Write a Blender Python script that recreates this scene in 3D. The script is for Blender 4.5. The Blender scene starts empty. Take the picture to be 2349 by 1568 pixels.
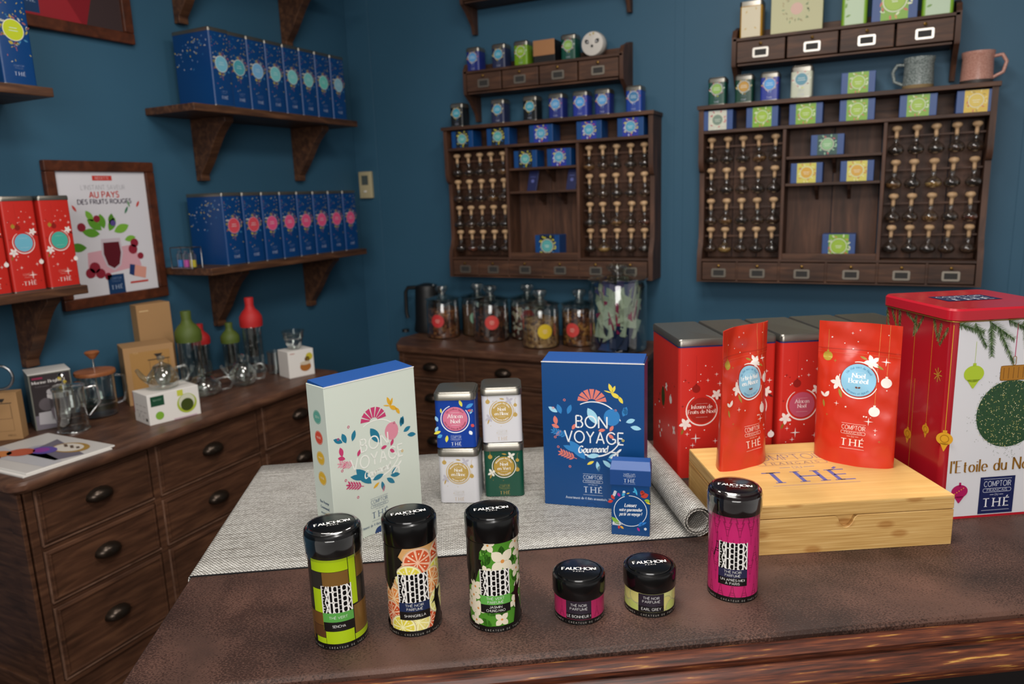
import bpy, bmesh, math, random
from mathutils import Vector, Matrix
from mathutils.geometry import tessellate_polygon
random.seed(7)
R = math.radians
PI = math.pi
sc = bpy.context.scene
col = sc.collection

# ------------------------------------------------------------------ camera
CAMZ = 1.5
FPX, YAW, PITCH, ROLL = 1684.1, .46597, .19849, -.03533
_r = Vector((math.cos(YAW), math.sin(YAW), 0)); _f = Vector((-math.sin(YAW), math.cos(YAW), 0)); _u = Vector((0, 0, 1))
_f2 = _f*math.cos(PITCH) - _u*math.sin(PITCH); _u2 = _u*math.cos(PITCH) + _f*math.sin(PITCH)
_r3 = _r*math.cos(ROLL) + _u2*math.sin(ROLL); _u3 = -_r*math.sin(ROLL) + _u2*math.cos(ROLL)
cd = bpy.data.cameras.new('camera'); cam = bpy.data.objects.new('camera', cd); col.objects.link(cam)
cam.matrix_world = Matrix(((_r3.x, _u3.x, -_f2.x, 0), (_r3.y, _u3.y, -_f2.y, 0), (_r3.z, _u3.z, -_f2.z, CAMZ), (0, 0, 0, 1)))
cd.sensor_width = 36; cd.lens = FPX/2349*36; cd.clip_start = .05; cd.clip_end = 50
cd.dof.use_dof = True; cd.dof.focus_distance = 1.10; cd.dof.aperture_fstop = 5.0
sc.camera = cam

# ------------------------------------------------------------------ light
wd = bpy.data.worlds.new('world'); sc.world = wd; wd.use_nodes = True
wd.node_tree.nodes['Background'].inputs[0].default_value = (1.0, .97, .93, 1)
wd.node_tree.nodes['Background'].inputs[1].default_value = .34
def area(name, loc, target, size, power, color, sy=None, spread=180):
    l = bpy.data.lights.new(name, 'AREA'); l.shape = 'RECTANGLE'; l.size = size; l.size_y = sy or size
    l.energy = power; l.color = color; l.spread = R(spread)
    o = bpy.data.objects.new(name, l); col.objects.link(o); o.location = loc
    o.rotation_euler = (Vector(target) - Vector(loc)).to_track_quat('-Z', 'Y').to_euler()
    return o
area('shop_window_light', (.6, -1.6, 2.1), (-.4, 1.2, .9), 1.8, 58, (1, .97, .94), 1.4)
area('ceiling_light_front', (-.35, .75, 2.75), (-.35, .8, .9), .7, 30, (1, .97, .93), .7)
area('ceiling_light_back', (-.5, 1.9, 2.78), (-.5, 2.3, .9), .5, 11, (1, .93, .85), .5)
area('ceiling_light_left', (-1.5, 1.3, 2.78), (-1.9, 1.5, .8), .4, 7, (1, .93, .85), .4)
sc.view_settings.view_transform = 'Standard'; sc.view_settings.look = 'None'
sc.view_settings.exposure = 0.12; sc.view_settings.gamma = 1; sc.view_settings.use_curve_mapping = False
sc.cycles.max_bounces = 10; sc.cycles.transparent_max_bounces = 24; sc.cycles.caustics_reflective = False; sc.cycles.caustics_refractive = False
sc.cycles.use_denoising = True

# ------------------------------------------------------------------ picture rays -> points on real planes
def ray(x, y):
    c = ((x - 1174.5)/FPX, (784 - y)/FPX)
    return _r3*c[0] + _u3*c[1] + _f2
def onz(x, y, z): d = ray(x, y); p = d*((z - CAMZ)/d.z); return Vector((p.x, p.y, z))
def onx(x, y, X): d = ray(x, y); p = d*(X/d.x); return Vector((X, p.y, p.z + CAMZ))
def ony(x, y, Y): d = ray(x, y); p = d*(Y/d.y); return Vector((p.x, Y, p.z + CAMZ))

# ------------------------------------------------------------------ colours, materials
def C(h):
    h = h.lstrip('#'); v = [int(h[i:i+2], 16)/255 for i in (0, 2, 4)]
    return tuple((c/12.92 if c <= .04045 else ((c + .055)/1.055)**2.4) for c in v) + (1,)
def newmat(name):
    m = bpy.data.materials.new(name); m.use_nodes = True
    return m, m.node_tree.nodes, m.node_tree.links, m.node_tree.nodes['Principled BSDF']
def plain(name, h, rough=.5, metal=0, spec=.5, bump=0, bscale=200, coat=0, vary=0):
    m, n, l, b = newmat(name)
    b.inputs['Base Color'].default_value = C(h); b.inputs['Roughness'].default_value = rough
    b.inputs['Metallic'].default_value = metal; b.inputs['Specular IOR Level'].default_value = spec
    b.inputs['Coat Weight'].default_value = coat; b.inputs['Coat Roughness'].default_value = .08
    tc = n.new('ShaderNodeTexCoord'); nz = n.new('ShaderNodeTexNoise'); nz.inputs['Scale'].default_value = bscale
    l.new(tc.outputs['Object'], nz.inputs['Vector'])
    if bump:
        bp = n.new('ShaderNodeBump'); bp.inputs['Strength'].default_value = bump; bp.inputs['Distance'].default_value = .001
        l.new(nz.outputs['Fac'], bp.inputs['Height']); l.new(bp.outputs['Normal'], b.inputs['Normal'])
    mr = n.new('ShaderNodeMapRange'); mr.inputs['To Min'].default_value = max(0, rough-.012); mr.inputs['To Max'].default_value = min(1, rough+.012)
    l.new(nz.outputs['Fac'], mr.inputs['Value']); l.new(mr.outputs['Result'], b.inputs['Roughness'])
    return m
def ramp(n, stops):
    r = n.new('ShaderNodeValToRGB'); e = r.color_ramp.elements
    while len(e) < len(stops): e.new(.5)
    for i, (p, c) in enumerate(stops): e[i].position = p; e[i].color = c
    return r
def wood(name, dark, mid, light, scale=(3, 40, 40), rough=.5, bump=.25, spec=.4, dist=.001):
    m, n, l, b = newmat(name)
    tc = n.new('ShaderNodeTexCoord'); mp = n.new('ShaderNodeMapping'); mp.inputs['Scale'].default_value = scale
    l.new(tc.outputs['Object'], mp.inputs['Vector'])
    a = n.new('ShaderNodeTexNoise'); a.inputs['Scale'].default_value = 1.5; a.inputs['Detail'].default_value = 6; a.inputs['Distortion'].default_value = .6
    l.new(mp.outputs['Vector'], a.inputs['Vector'])
    r = ramp(n, [(.28, C(dark)), (.52, C(mid)), (.78, C(light))]); l.new(a.outputs['Fac'], r.inputs['Fac'])
    g = n.new('ShaderNodeTexNoise'); g.inputs['Scale'].default_value = 5; g.inputs['Detail'].default_value = 4; l.new(tc.outputs['Object'], g.inputs['Vector'])
    mx = n.new('ShaderNodeMix'); mx.data_type = 'RGBA'; mx.blend_type = 'MULTIPLY'
    r2 = ramp(n, [(.3, (.72, .72, .72, 1)), (.7, (1.12, 1.1, 1.08, 1))]); l.new(g.outputs['Fac'], r2.inputs['Fac'])
    mx.inputs['Factor'].default_value = 1; l.new(r.outputs['Color'], mx.inputs['A']); l.new(r2.outputs['Color'], mx.inputs['B'])
    l.new(mx.outputs['Result'], b.inputs['Base Color'])
    bp = n.new('ShaderNodeBump'); bp.inputs['Strength'].default_value = bump; bp.inputs['Distance'].default_value = dist
    l.new(a.outputs['Fac'], bp.inputs['Height']); l.new(bp.outputs['Normal'], b.inputs['Normal'])
    b.inputs['Roughness'].default_value = rough; b.inputs['Specular IOR Level'].default_value = spec
    return m
def thin_glass(name, tint='#ffffff', rough=.02, base=.06, k=1.0):
    m = bpy.data.materials.new(name); m.use_nodes = True; n = m.node_tree.nodes; l = m.node_tree.links
    n.clear(); o = n.new('ShaderNodeOutputMaterial'); t = n.new('ShaderNodeBsdfTransparent'); t.inputs[0].default_value = C(tint)
    g = n.new('ShaderNodeBsdfGlossy'); g.inputs['Roughness'].default_value = rough; g.inputs['Color'].default_value = (k, k, k, 1)
    lw = n.new('ShaderNodeLayerWeight'); lw.inputs['Blend'].default_value = .35
    mr = n.new('ShaderNodeMapRange'); mr.inputs['To Min'].default_value = base; mr.inputs['To Max'].default_value = .75
    l.new(lw.outputs['Facing'], mr.inputs['Value']); pw = n.new('ShaderNodeMath'); pw.operation = 'MULTIPLY'; pw.inputs[1].default_value = 1
    l.new(mr.outputs['Result'], pw.inputs[0])
    mx = n.new('ShaderNodeMixShader'); l.new(pw.outputs[0], mx.inputs['Fac']); l.new(t.outputs[0], mx.inputs[1]); l.new(g.outputs[0], mx.inputs[2]); l.new(mx.outputs[0], o.inputs[0])
    return m
def print_mat(name, rough=.35, metal=0, coat=0):
    m, n, l, b = newmat(name); a = n.new('ShaderNodeAttribute'); a.attribute_name = 'Col'
    l.new(a.outputs['Color'], b.inputs['Base Color']); b.inputs['Roughness'].default_value = rough; b.inputs['Metallic'].default_value = metal
    b.inputs['Coat Weight'].default_value = coat
    return m
M = {}
M['print'] = print_mat('printed_ink', .4)
M['print_gloss'] = print_mat('printed_ink_glossy', .22)
M['steel'] = plain('brushed_tin_lid', '#928e85', .3, .9, bump=.12, bscale=900)
M['steel_dull'] = plain('dull_tin_lid', '#86827a', .33, .88, bump=.15, bscale=900)
M['chrome'] = plain('chrome', '#dcdcdc', .12, 1)
M['wire'] = plain('grey_wire', '#8d8d8f', .3, 1)
M['glass'] = thin_glass('clear_glass', '#f4f7f6', .03, .05)
M['jarglass'] = thin_glass('jar_glass', '#e9efec', .04, .09)
M['plastic_clear'] = thin_glass('clear_shrink_wrap', '#ffffff', .08, .05)
M['black'] = plain('black_gloss_plastic', '#0a0a0b', .16, spec=.6)
M['blackmat'] = plain('black_matte', '#111113', .5)
M['pull'] = plain('aged_bronze_pull', '#3a3028', .28, .75, bump=.2, bscale=60)
M['brass'] = plain('brass_knob', '#7d5f2e', .35, .9)
M['card'] = plain('drawer_card', '#2c2a28', .7)
M['whitecard'] = plain('white_card', '#e6e2dc', .5)
M['cork'] = wood('stopper_wood', '#c29b72', '#d9b58c', '#e6c7a2', (20, 20, 6), .55, .1)
M['rack'] = wood('rack_wood', '#35221a', '#4d3325', '#6b4833', (4, 30, 30), .55)
M['rackv'] = wood('rack_wood_upright', '#38241a', '#523628', '#704c38', (22, 22, 3), .55)
M['dres'] = wood('dresser_wood', '#3a2418', '#523525', '#6c4933', (5, 5, 40), .48)
M['drest'] = wood('dresser_top_wood', '#442c20', '#5c3e2f', '#76543e', (6, 22, 22), .42)
M['dresy'] = wood('dresser_top_wood_long', '#3a251a', '#523628', '#6a4936', (26, 3.5, 22), .42)
M['bead'] = wood('worn_edge_wood', '#5c4030', '#735443', '#8a6a58', (12, 12, 12), .6)
M['shelf'] = wood('shelf_wood', '#38231a', '#543624', '#755036', (30, 4, 30), .5)
M['frame'] = wood('picture_frame_wood', '#3c1d0f', '#54291555'[:7], '#6b3820', (18, 18, 18), .45)
M['bamboo_top'] = wood('bamboo_veneer', '#cfa562', '#d8b06c', '#e0bb78', (2, 60, 60), .4, .05)
M['desk'] = wood('dark_desk_wood', '#120b07', '#20130c', '#33200f', (3, 40, 40), .45)
M['beech'] = wood('press_wood', '#8a4f2c', '#a3633b', '#b97a4e', (10, 40, 40), .45, .1)
M['kraft'] = plain('kraft_card', '#a98256', .75, bump=.15, bscale=400)
M['ticket'] = plain('mint_paper', '#b7c6a8', .7)
M['blue'] = plain('blue_printed_tin', '#033a72', .34)
M['blueb'] = plain('blue_card', '#0a4480', .42)
M['red'] = plain('red_printed_tin', '#c3281f', .4)
M['silgr'] = plain('green_silicone', '#4e5f1f', .6)
M['silrd'] = plain('red_silicone', '#b81f20', .6)
M['soot'] = plain('charcoal_panel', '#3b3330', .5)

def wall_mat():
    m, n, l, b = newmat('blue_wall_paint')
    tc = n.new('ShaderNodeTexCoord'); a = n.new('ShaderNodeTexNoise'); a.inputs['Scale'].default_value = 1.2; a.inputs['Detail'].default_value = 3
    l.new(tc.outputs['Object'], a.inputs['Vector'])
    r = ramp(n, [(.3, C('#31586f')), (.7, C('#365f78'))]); l.new(a.outputs['Fac'], r.inputs['Fac']); l.new(r.outputs['Color'], b.inputs['Base Color'])
    f = n.new('ShaderNodeTexNoise'); f.inputs['Scale'].default_value = 180; l.new(tc.outputs['Object'], f.inputs['Vector'])
    bp = n.new('ShaderNodeBump'); bp.inputs['Strength'].default_value = .12; bp.inputs['Distance'].default_value = .001
    l.new(f.outputs['Fac'], bp.inputs['Height']); l.new(bp.outputs['Normal'], b.inputs['Normal'])
    b.inputs['Roughness'].default_value = .55; b.inputs['Specular IOR Level'].default_value = .35
    return m
M['wall'] = wall_mat()
def leather_mat():
    m, n, l, b = newmat('distressed_brown_leather')
    tc = n.new('ShaderNodeTexCoord')
    def nz(s, d, v=None, dist=0):
        a = n.new('ShaderNodeTexNoise'); a.inputs['Scale'].default_value = s; a.inputs['Detail'].default_value = d; a.inputs['Distortion'].default_value = dist
        l.new(v or tc.outputs['Object'], a.inputs['Vector']); return a.outputs['Fac']
    big = nz(4.2, 4, dist=.6); mp = n.new('ShaderNodeMapping'); mp.inputs['Scale'].default_value = (1, 1.8, 1); mp.inputs['Rotation'].default_value = (0, 0, R(35)); l.new(tc.outputs['Object'], mp.inputs['Vector'])
    fine = nz(300, 4, mp.outputs['Vector'], .4)
    base = ramp(n, [(.3, C('#3e2c25')), (.5, C('#50382f')), (.75, C('#614439'))]); l.new(nz(9, 5), base.inputs['Fac'])
    ad = n.new('ShaderNodeMath'); ad.operation = 'MULTIPLY_ADD'; ad.inputs[1].default_value = .95; l.new(big, ad.inputs[0]); l.new(fine, ad.inputs[2])
    rr = ramp(n, [(.46, (1, 1, 1, 1)), (.55, (.38, .35, .34, 1))]); sb = n.new('ShaderNodeMath'); sb.operation = 'SUBTRACT'; sb.inputs[1].default_value = .5; l.new(ad.outputs[0], sb.inputs[0]); l.new(sb.outputs[0], rr.inputs['Fac'])
    mx = n.new('ShaderNodeMix'); mx.data_type = 'RGBA'; mx.blend_type = 'MULTIPLY'; mx.inputs['Factor'].default_value = 1
    l.new(base.outputs['Color'], mx.inputs['A']); l.new(rr.outputs['Color'], mx.inputs['B']); l.new(mx.outputs['Result'], b.inputs['Base Color'])
    bp = n.new('ShaderNodeBump'); bp.inputs['Strength'].default_value = .5; bp.inputs['Distance'].default_value = .0012; bp.invert = True
    l.new(fine, bp.inputs['Height']); l.new(bp.outputs['Normal'], b.inputs['Normal'])
    b.inputs['Roughness'].default_value = .5; b.inputs['Specular IOR Level'].default_value = .35
    return m
M['leather'] = leather_mat()
def weave_mat():
    m, n, l, b = newmat('woven_vinyl')
    tc = n.new('ShaderNodeTexCoord')
    br = n.new('ShaderNodeTexBrick'); br.inputs['Scale'].default_value = 1; br.inputs['Brick Width'].default_value = .0062; br.inputs['Row Height'].default_value = .0034
    br.inputs['Mortar Size'].default_value = .00075; br.inputs['Mortar Smooth'].default_value = .2; br.inputs['Bias'].default_value = -.2
    br.inputs['Color1'].default_value = C('#dedbd3'); br.inputs['Color2'].default_value = C('#b3afa6'); br.inputs['Mortar'].default_value = C('#26211d')
    l.new(tc.outputs['UV'], br.inputs['Vector'])
    mp = n.new('ShaderNodeMapping'); mp.inputs['Scale'].default_value = (7, 230, 1); l.new(tc.outputs['UV'], mp.inputs['Vector'])
    a = n.new('ShaderNodeTexNoise'); a.inputs['Scale'].default_value = 1; a.inputs['Detail'].default_value = 3; l.new(mp.outputs['Vector'], a.inputs['Vector'])
    r = ramp(n, [(.34, (.55, .52, .49, 1)), (.46, (1, 1, 1, 1)), (.7, (1.15, 1.15, 1.15, 1))]); l.new(a.outputs['Fac'], r.inputs['Fac'])
    mx = n.new('ShaderNodeMix'); mx.data_type = 'RGBA'; mx.blend_type = 'MULTIPLY'; mx.inputs['Factor'].default_value = .8
    l.new(br.outputs['Color'], mx.inputs['A']); l.new(r.outputs['Color'], mx.inputs['B']); l.new(mx.outputs['Result'], b.inputs['Base Color'])
    bp = n.new('ShaderNodeBump'); bp.inputs['Strength'].default_value = .6; bp.inputs['Distance'].default_value = .0006; bp.invert = True
    l.new(br.outputs['Fac'], bp.inputs['Height']); l.new(bp.outputs['Normal'], b.inputs['Normal'])
    b.inputs['Roughness'].default_value = .45
    return m
M['weave'] = weave_mat()
def mould_mat():
    m, n, l, b = newmat('worn_varnished_moulding')
    tc = n.new('ShaderNodeTexCoord'); mp = n.new('ShaderNodeMapping'); mp.inputs['Scale'].default_value = (14, 170, 260); l.new(tc.outputs['Object'], mp.inputs['Vector'])
    a = n.new('ShaderNodeTexNoise'); a.inputs['Scale'].default_value = 1.2; a.inputs['Detail'].default_value = 7; l.new(mp.outputs['Vector'], a.inputs['Vector'])
    r = ramp(n, [(.3, C('#1f0c06')), (.5, C('#4f2516')), (.64, C('#6b371e')), (.72, C('#b08340'))]); l.new(a.outputs['Fac'], r.inputs['Fac'])
    l.new(r.outputs['Color'], b.inputs['Base Color']); b.inputs['Roughness'].default_value = .46
    bp = n.new('ShaderNodeBump'); bp.inputs['Strength'].default_value = .3; bp.inputs['Distance'].default_value = .001
    l.new(a.outputs['Fac'], bp.inputs['Height']); l.new(bp.outputs['Normal'], b.inputs['Normal'])
    return m
M['mould'] = mould_mat()
def bamboo_mat():
    m, n, l, b = newmat('bamboo_strips')
    tc = n.new('ShaderNodeTexCoord'); mp = n.new('ShaderNodeMapping'); mp.inputs['Scale'].default_value = (9, 9, 340); l.new(tc.outputs['Object'], mp.inputs['Vector'])
    a = n.new('ShaderNodeTexNoise'); a.inputs['Scale'].default_value = 1; a.inputs['Detail'].default_value = 4; l.new(mp.outputs['Vector'], a.inputs['Vector'])
    r = ramp(n, [(.3, C('#b58a4c')), (.55, C('#cda464')), (.75, C('#dcb97c'))]); l.new(a.outputs['Fac'], r.inputs['Fac'])
    mp2 = n.new('ShaderNodeMapping'); mp2.inputs['Scale'].default_value = (20, 0, 42); mp2.inputs['Location'].default_value = (.4, .2, .3); mp2.inputs['Rotation'].default_value = (R(90), 0, 0); l.new(tc.outputs['Object'], mp2.inputs['Vector'])
    v = n.new('ShaderNodeTexVoronoi'); v.inputs['Scale'].default_value = .55; v.voronoi_dimensions = '2D'; l.new(mp2.outputs['Vector'], v.inputs['Vector'])
    r2 = ramp(n, [(.10, (.66, .5, .36, 1)), (.2, (1, 1, 1, 1))]); l.new(v.outputs['Distance'], r2.inputs['Fac'])
    mx = n.new('ShaderNodeMix'); mx.data_type = 'RGBA'; mx.blend_type = 'MULTIPLY'; mx.inputs['Factor'].default_value = .8
    l.new(r.outputs['Color'], mx.inputs['A']); l.new(r2.outputs['Color'], mx.inputs['B']); l.new(mx.outputs['Result'], b.inputs['Base Color'])
    b.inputs['Roughness'].default_value = .42
    return m
M['bamboo'] = bamboo_mat()
def tea_mat(name, cs, scale=120):
    m, n, l, b = newmat(name)
    tc = n.new('ShaderNodeTexCoord'); v = n.new('ShaderNodeTexVoronoi'); v.inputs['Scale'].default_value = scale; l.new(tc.outputs['Object'], v.inputs['Vector'])
    sp = n.new('ShaderNodeSeparateColor'); l.new(v.outputs['Color'], sp.inputs['Color'])
    r = ramp(n, [(i/(len(cs)-.5), C(c)) for i, c in enumerate(cs)]); r.color_ramp.interpolation = 'CONSTANT'
    l.new(sp.outputs['Red'], r.inputs['Fac']); l.new(r.outputs['Color'], b.inputs['Base Color']); b.inputs['Roughness'].default_value = .7
    bp = n.new('ShaderNodeBump'); bp.inputs['Strength'].default_value = .9; bp.inputs['Distance'].default_value = .004; bp.invert = True
    l.new(v.outputs['Distance'], bp.inputs['Height']); l.new(bp.outputs['Normal'], b.inputs['Normal'])
    return m
TEA = [tea_mat('tea_dark', ['#1d130d', '#2c1d12', '#3a2617', '#17100b'], 260), tea_mat('tea_brown', ['#4a2f1b', '#2c1b10', '#6a4628', '#3a2415'], 240),
       tea_mat('tea_amber', ['#8a5c2c', '#5c3a1b', '#b07d40', '#6f4722'], 200), tea_mat('tea_gold', ['#c99a52', '#a87738', '#ddb873', '#8a5c2c'], 200),
       tea_mat('tea_red', ['#6a2c1b', '#44200f', '#8d4a2a', '#2c160d'], 220)]

# ------------------------------------------------------------------ mesh building
def tag(o, label=None, cat=None, group=None, kind=None):
    if label: o['label'] = label
    if cat: o['category'] = cat
    if group: o['group'] = group
    if kind: o['kind'] = kind
    return o
def thing(name, label, cat, loc=(0, 0, 0), rz=0, group=None):
    o = bpy.data.objects.new(name, None); col.objects.link(o); o.location = loc; o.rotation_euler = (0, 0, rz); o.empty_display_size = .02
    return tag(o, label, cat, group)
def link(name, me, parent=None):
    o = bpy.data.objects.new(name, me); col.objects.link(o)
    if parent is not None: o.parent = parent
    return o
class MB:
    def __init__(s): s.v = []; s.f = []; s.uv = None
    def add(s, v, f):
        k = len(s.v); s.v += [tuple(p) for p in v]; s.f += [tuple(i + k for i in q) for q in f]; return s
    def box(s, x0, x1, y0, y1, z0, z1):
        return s.add([(x0, y0, z0), (x1, y0, z0), (x1, y1, z0), (x0, y1, z0), (x0, y0, z1), (x1, y0, z1), (x1, y1, z1), (x0, y1, z1)],
                     [(0, 3, 2, 1), (4, 5, 6, 7), (0, 1, 5, 4), (1, 2, 6, 5), (2, 3, 7, 6), (3, 0, 4, 7)])
    def loft(s, loops, cap0=True, cap1=True):
        n = len(loops[0]); v = [p for L in loops for p in L]; f = []
        for i in range(len(loops)-1):
            for j in range(n): f.append((i*n+j, i*n+(j+1) % n, (i+1)*n+(j+1) % n, (i+1)*n+j))
        if cap0: f.append(tuple(range(n-1, -1, -1)))
        if cap1: f.append(tuple((len(loops)-1)*n + j for j in range(n)))
        return s.add(v, f)
    def lathe(s, prof, n=32, c=(0, 0, 0), axis=None, caps=True):
        loops = []
        for r, z in prof:
            loops.append([(r*math.cos(2*PI*i/n), r*math.sin(2*PI*i/n), z) for i in range(n)])
        if axis is not None:
            q = Vector((0, 0, 1)).rotation_difference(Vector(axis).normalized())
            loops = [[tuple(q @ Vector(p)) for p in L] for L in loops]
        loops = [[(p[0]+c[0], p[1]+c[1], p[2]+c[2]) for p in L] for L in loops]
        return s.loft(loops, caps and prof[0][0] > 1e-6, caps and prof[-1][0] > 1e-6)
    def tube(s, pts, r, n=8, closed=False):
        P = [Vector(p) for p in pts]; loops = []; prev = None; N = len(P)
        for i, p in enumerate(P):
            if closed: t = P[(i+1) % N] - P[i-1]
            else: t = P[min(i+1, N-1)] - P[max(i-1, 0)]
            t.normalize()
            if prev is None:
                a = Vector((0, 0, 1)) if abs(t.z) < .9 else Vector((1, 0, 0)); prev = (a - t*a.dot(t)).normalized()
            else: prev = (prev - t*prev.dot(t)).normalized()
            b = t.cross(prev); rr = r[i] if isinstance(r, (list, tuple)) else r
            loops.append([tuple(p + prev*math.cos(2*PI*k/n)*rr + b*math.sin(2*PI*k/n)*rr) for k in range(n)])
        if closed: loops.append(loops[0]); return s.loft(loops, False, False)
        return s.loft(loops)
    def prism(s, poly, a, b, ax='x'):
        def P(u, w, t): return (t, u, w) if ax == 'x' else ((u, t, w) if ax == 'y' else (u, w, t))
        return s.loft([[P(u, w, a) for u, w in poly], [P(u, w, b) for u, w in poly]])
    def xf(s, mtx):
        s.v = [tuple(mtx @ Vector(p)) for p in s.v]; return s
    def build(s, name, mat, parent=None, smooth=None, bevel=0, seg=2):
        me = bpy.data.meshes.new(name); me.from_pydata(s.v, [], s.f)
        bm = bmesh.new(); bm.from_mesh(me); bmesh.ops.recalc_face_normals(bm, faces=bm.faces); bm.to_mesh(me); bm.free()
        me.materials.append(mat)
        if smooth is not None: me.shade_smooth(); me.set_sharp_from_angle(angle=R(smooth))
        o = link(name, me, parent)
        if bevel:
            md = o.modifiers.new('bevel', 'BEVEL'); md.width = bevel; md.segments = seg; md.limit_method = 'ANGLE'; md.angle_limit = R(40)
        return o
def rrect(x0, x1, y0, y1, z, r, n=4):
    r = min(r, (x1-x0)/2-1e-5, (y1-y0)/2-1e-5); out = []
    for cx, cy, a in ((x1-r, y1-r, 0), (x0+r, y1-r, 90), (x0+r, y0+r, 180), (x1-r, y0+r, 270)):
        for i in range(n+1):
            t = R(a + 90*i/n); out.append((cx + r*math.cos(t), cy + r*math.sin(t), z))
    return out
def bx(name, mat, parent, x0, x1, y0, y1, z0, z1, bevel=.0015): return MB().box(x0, x1, y0, y1, z0, z1).build(name, mat, parent, bevel=bevel)
def copy_tree(o, parent=None):
    c = o.copy(); col.objects.link(c)
    if parent is not None: c.parent = parent
    for ch in list(o.children): copy_tree(ch, c)
    return c
def structure(o): o['kind'] = 'structure'; return o

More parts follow.
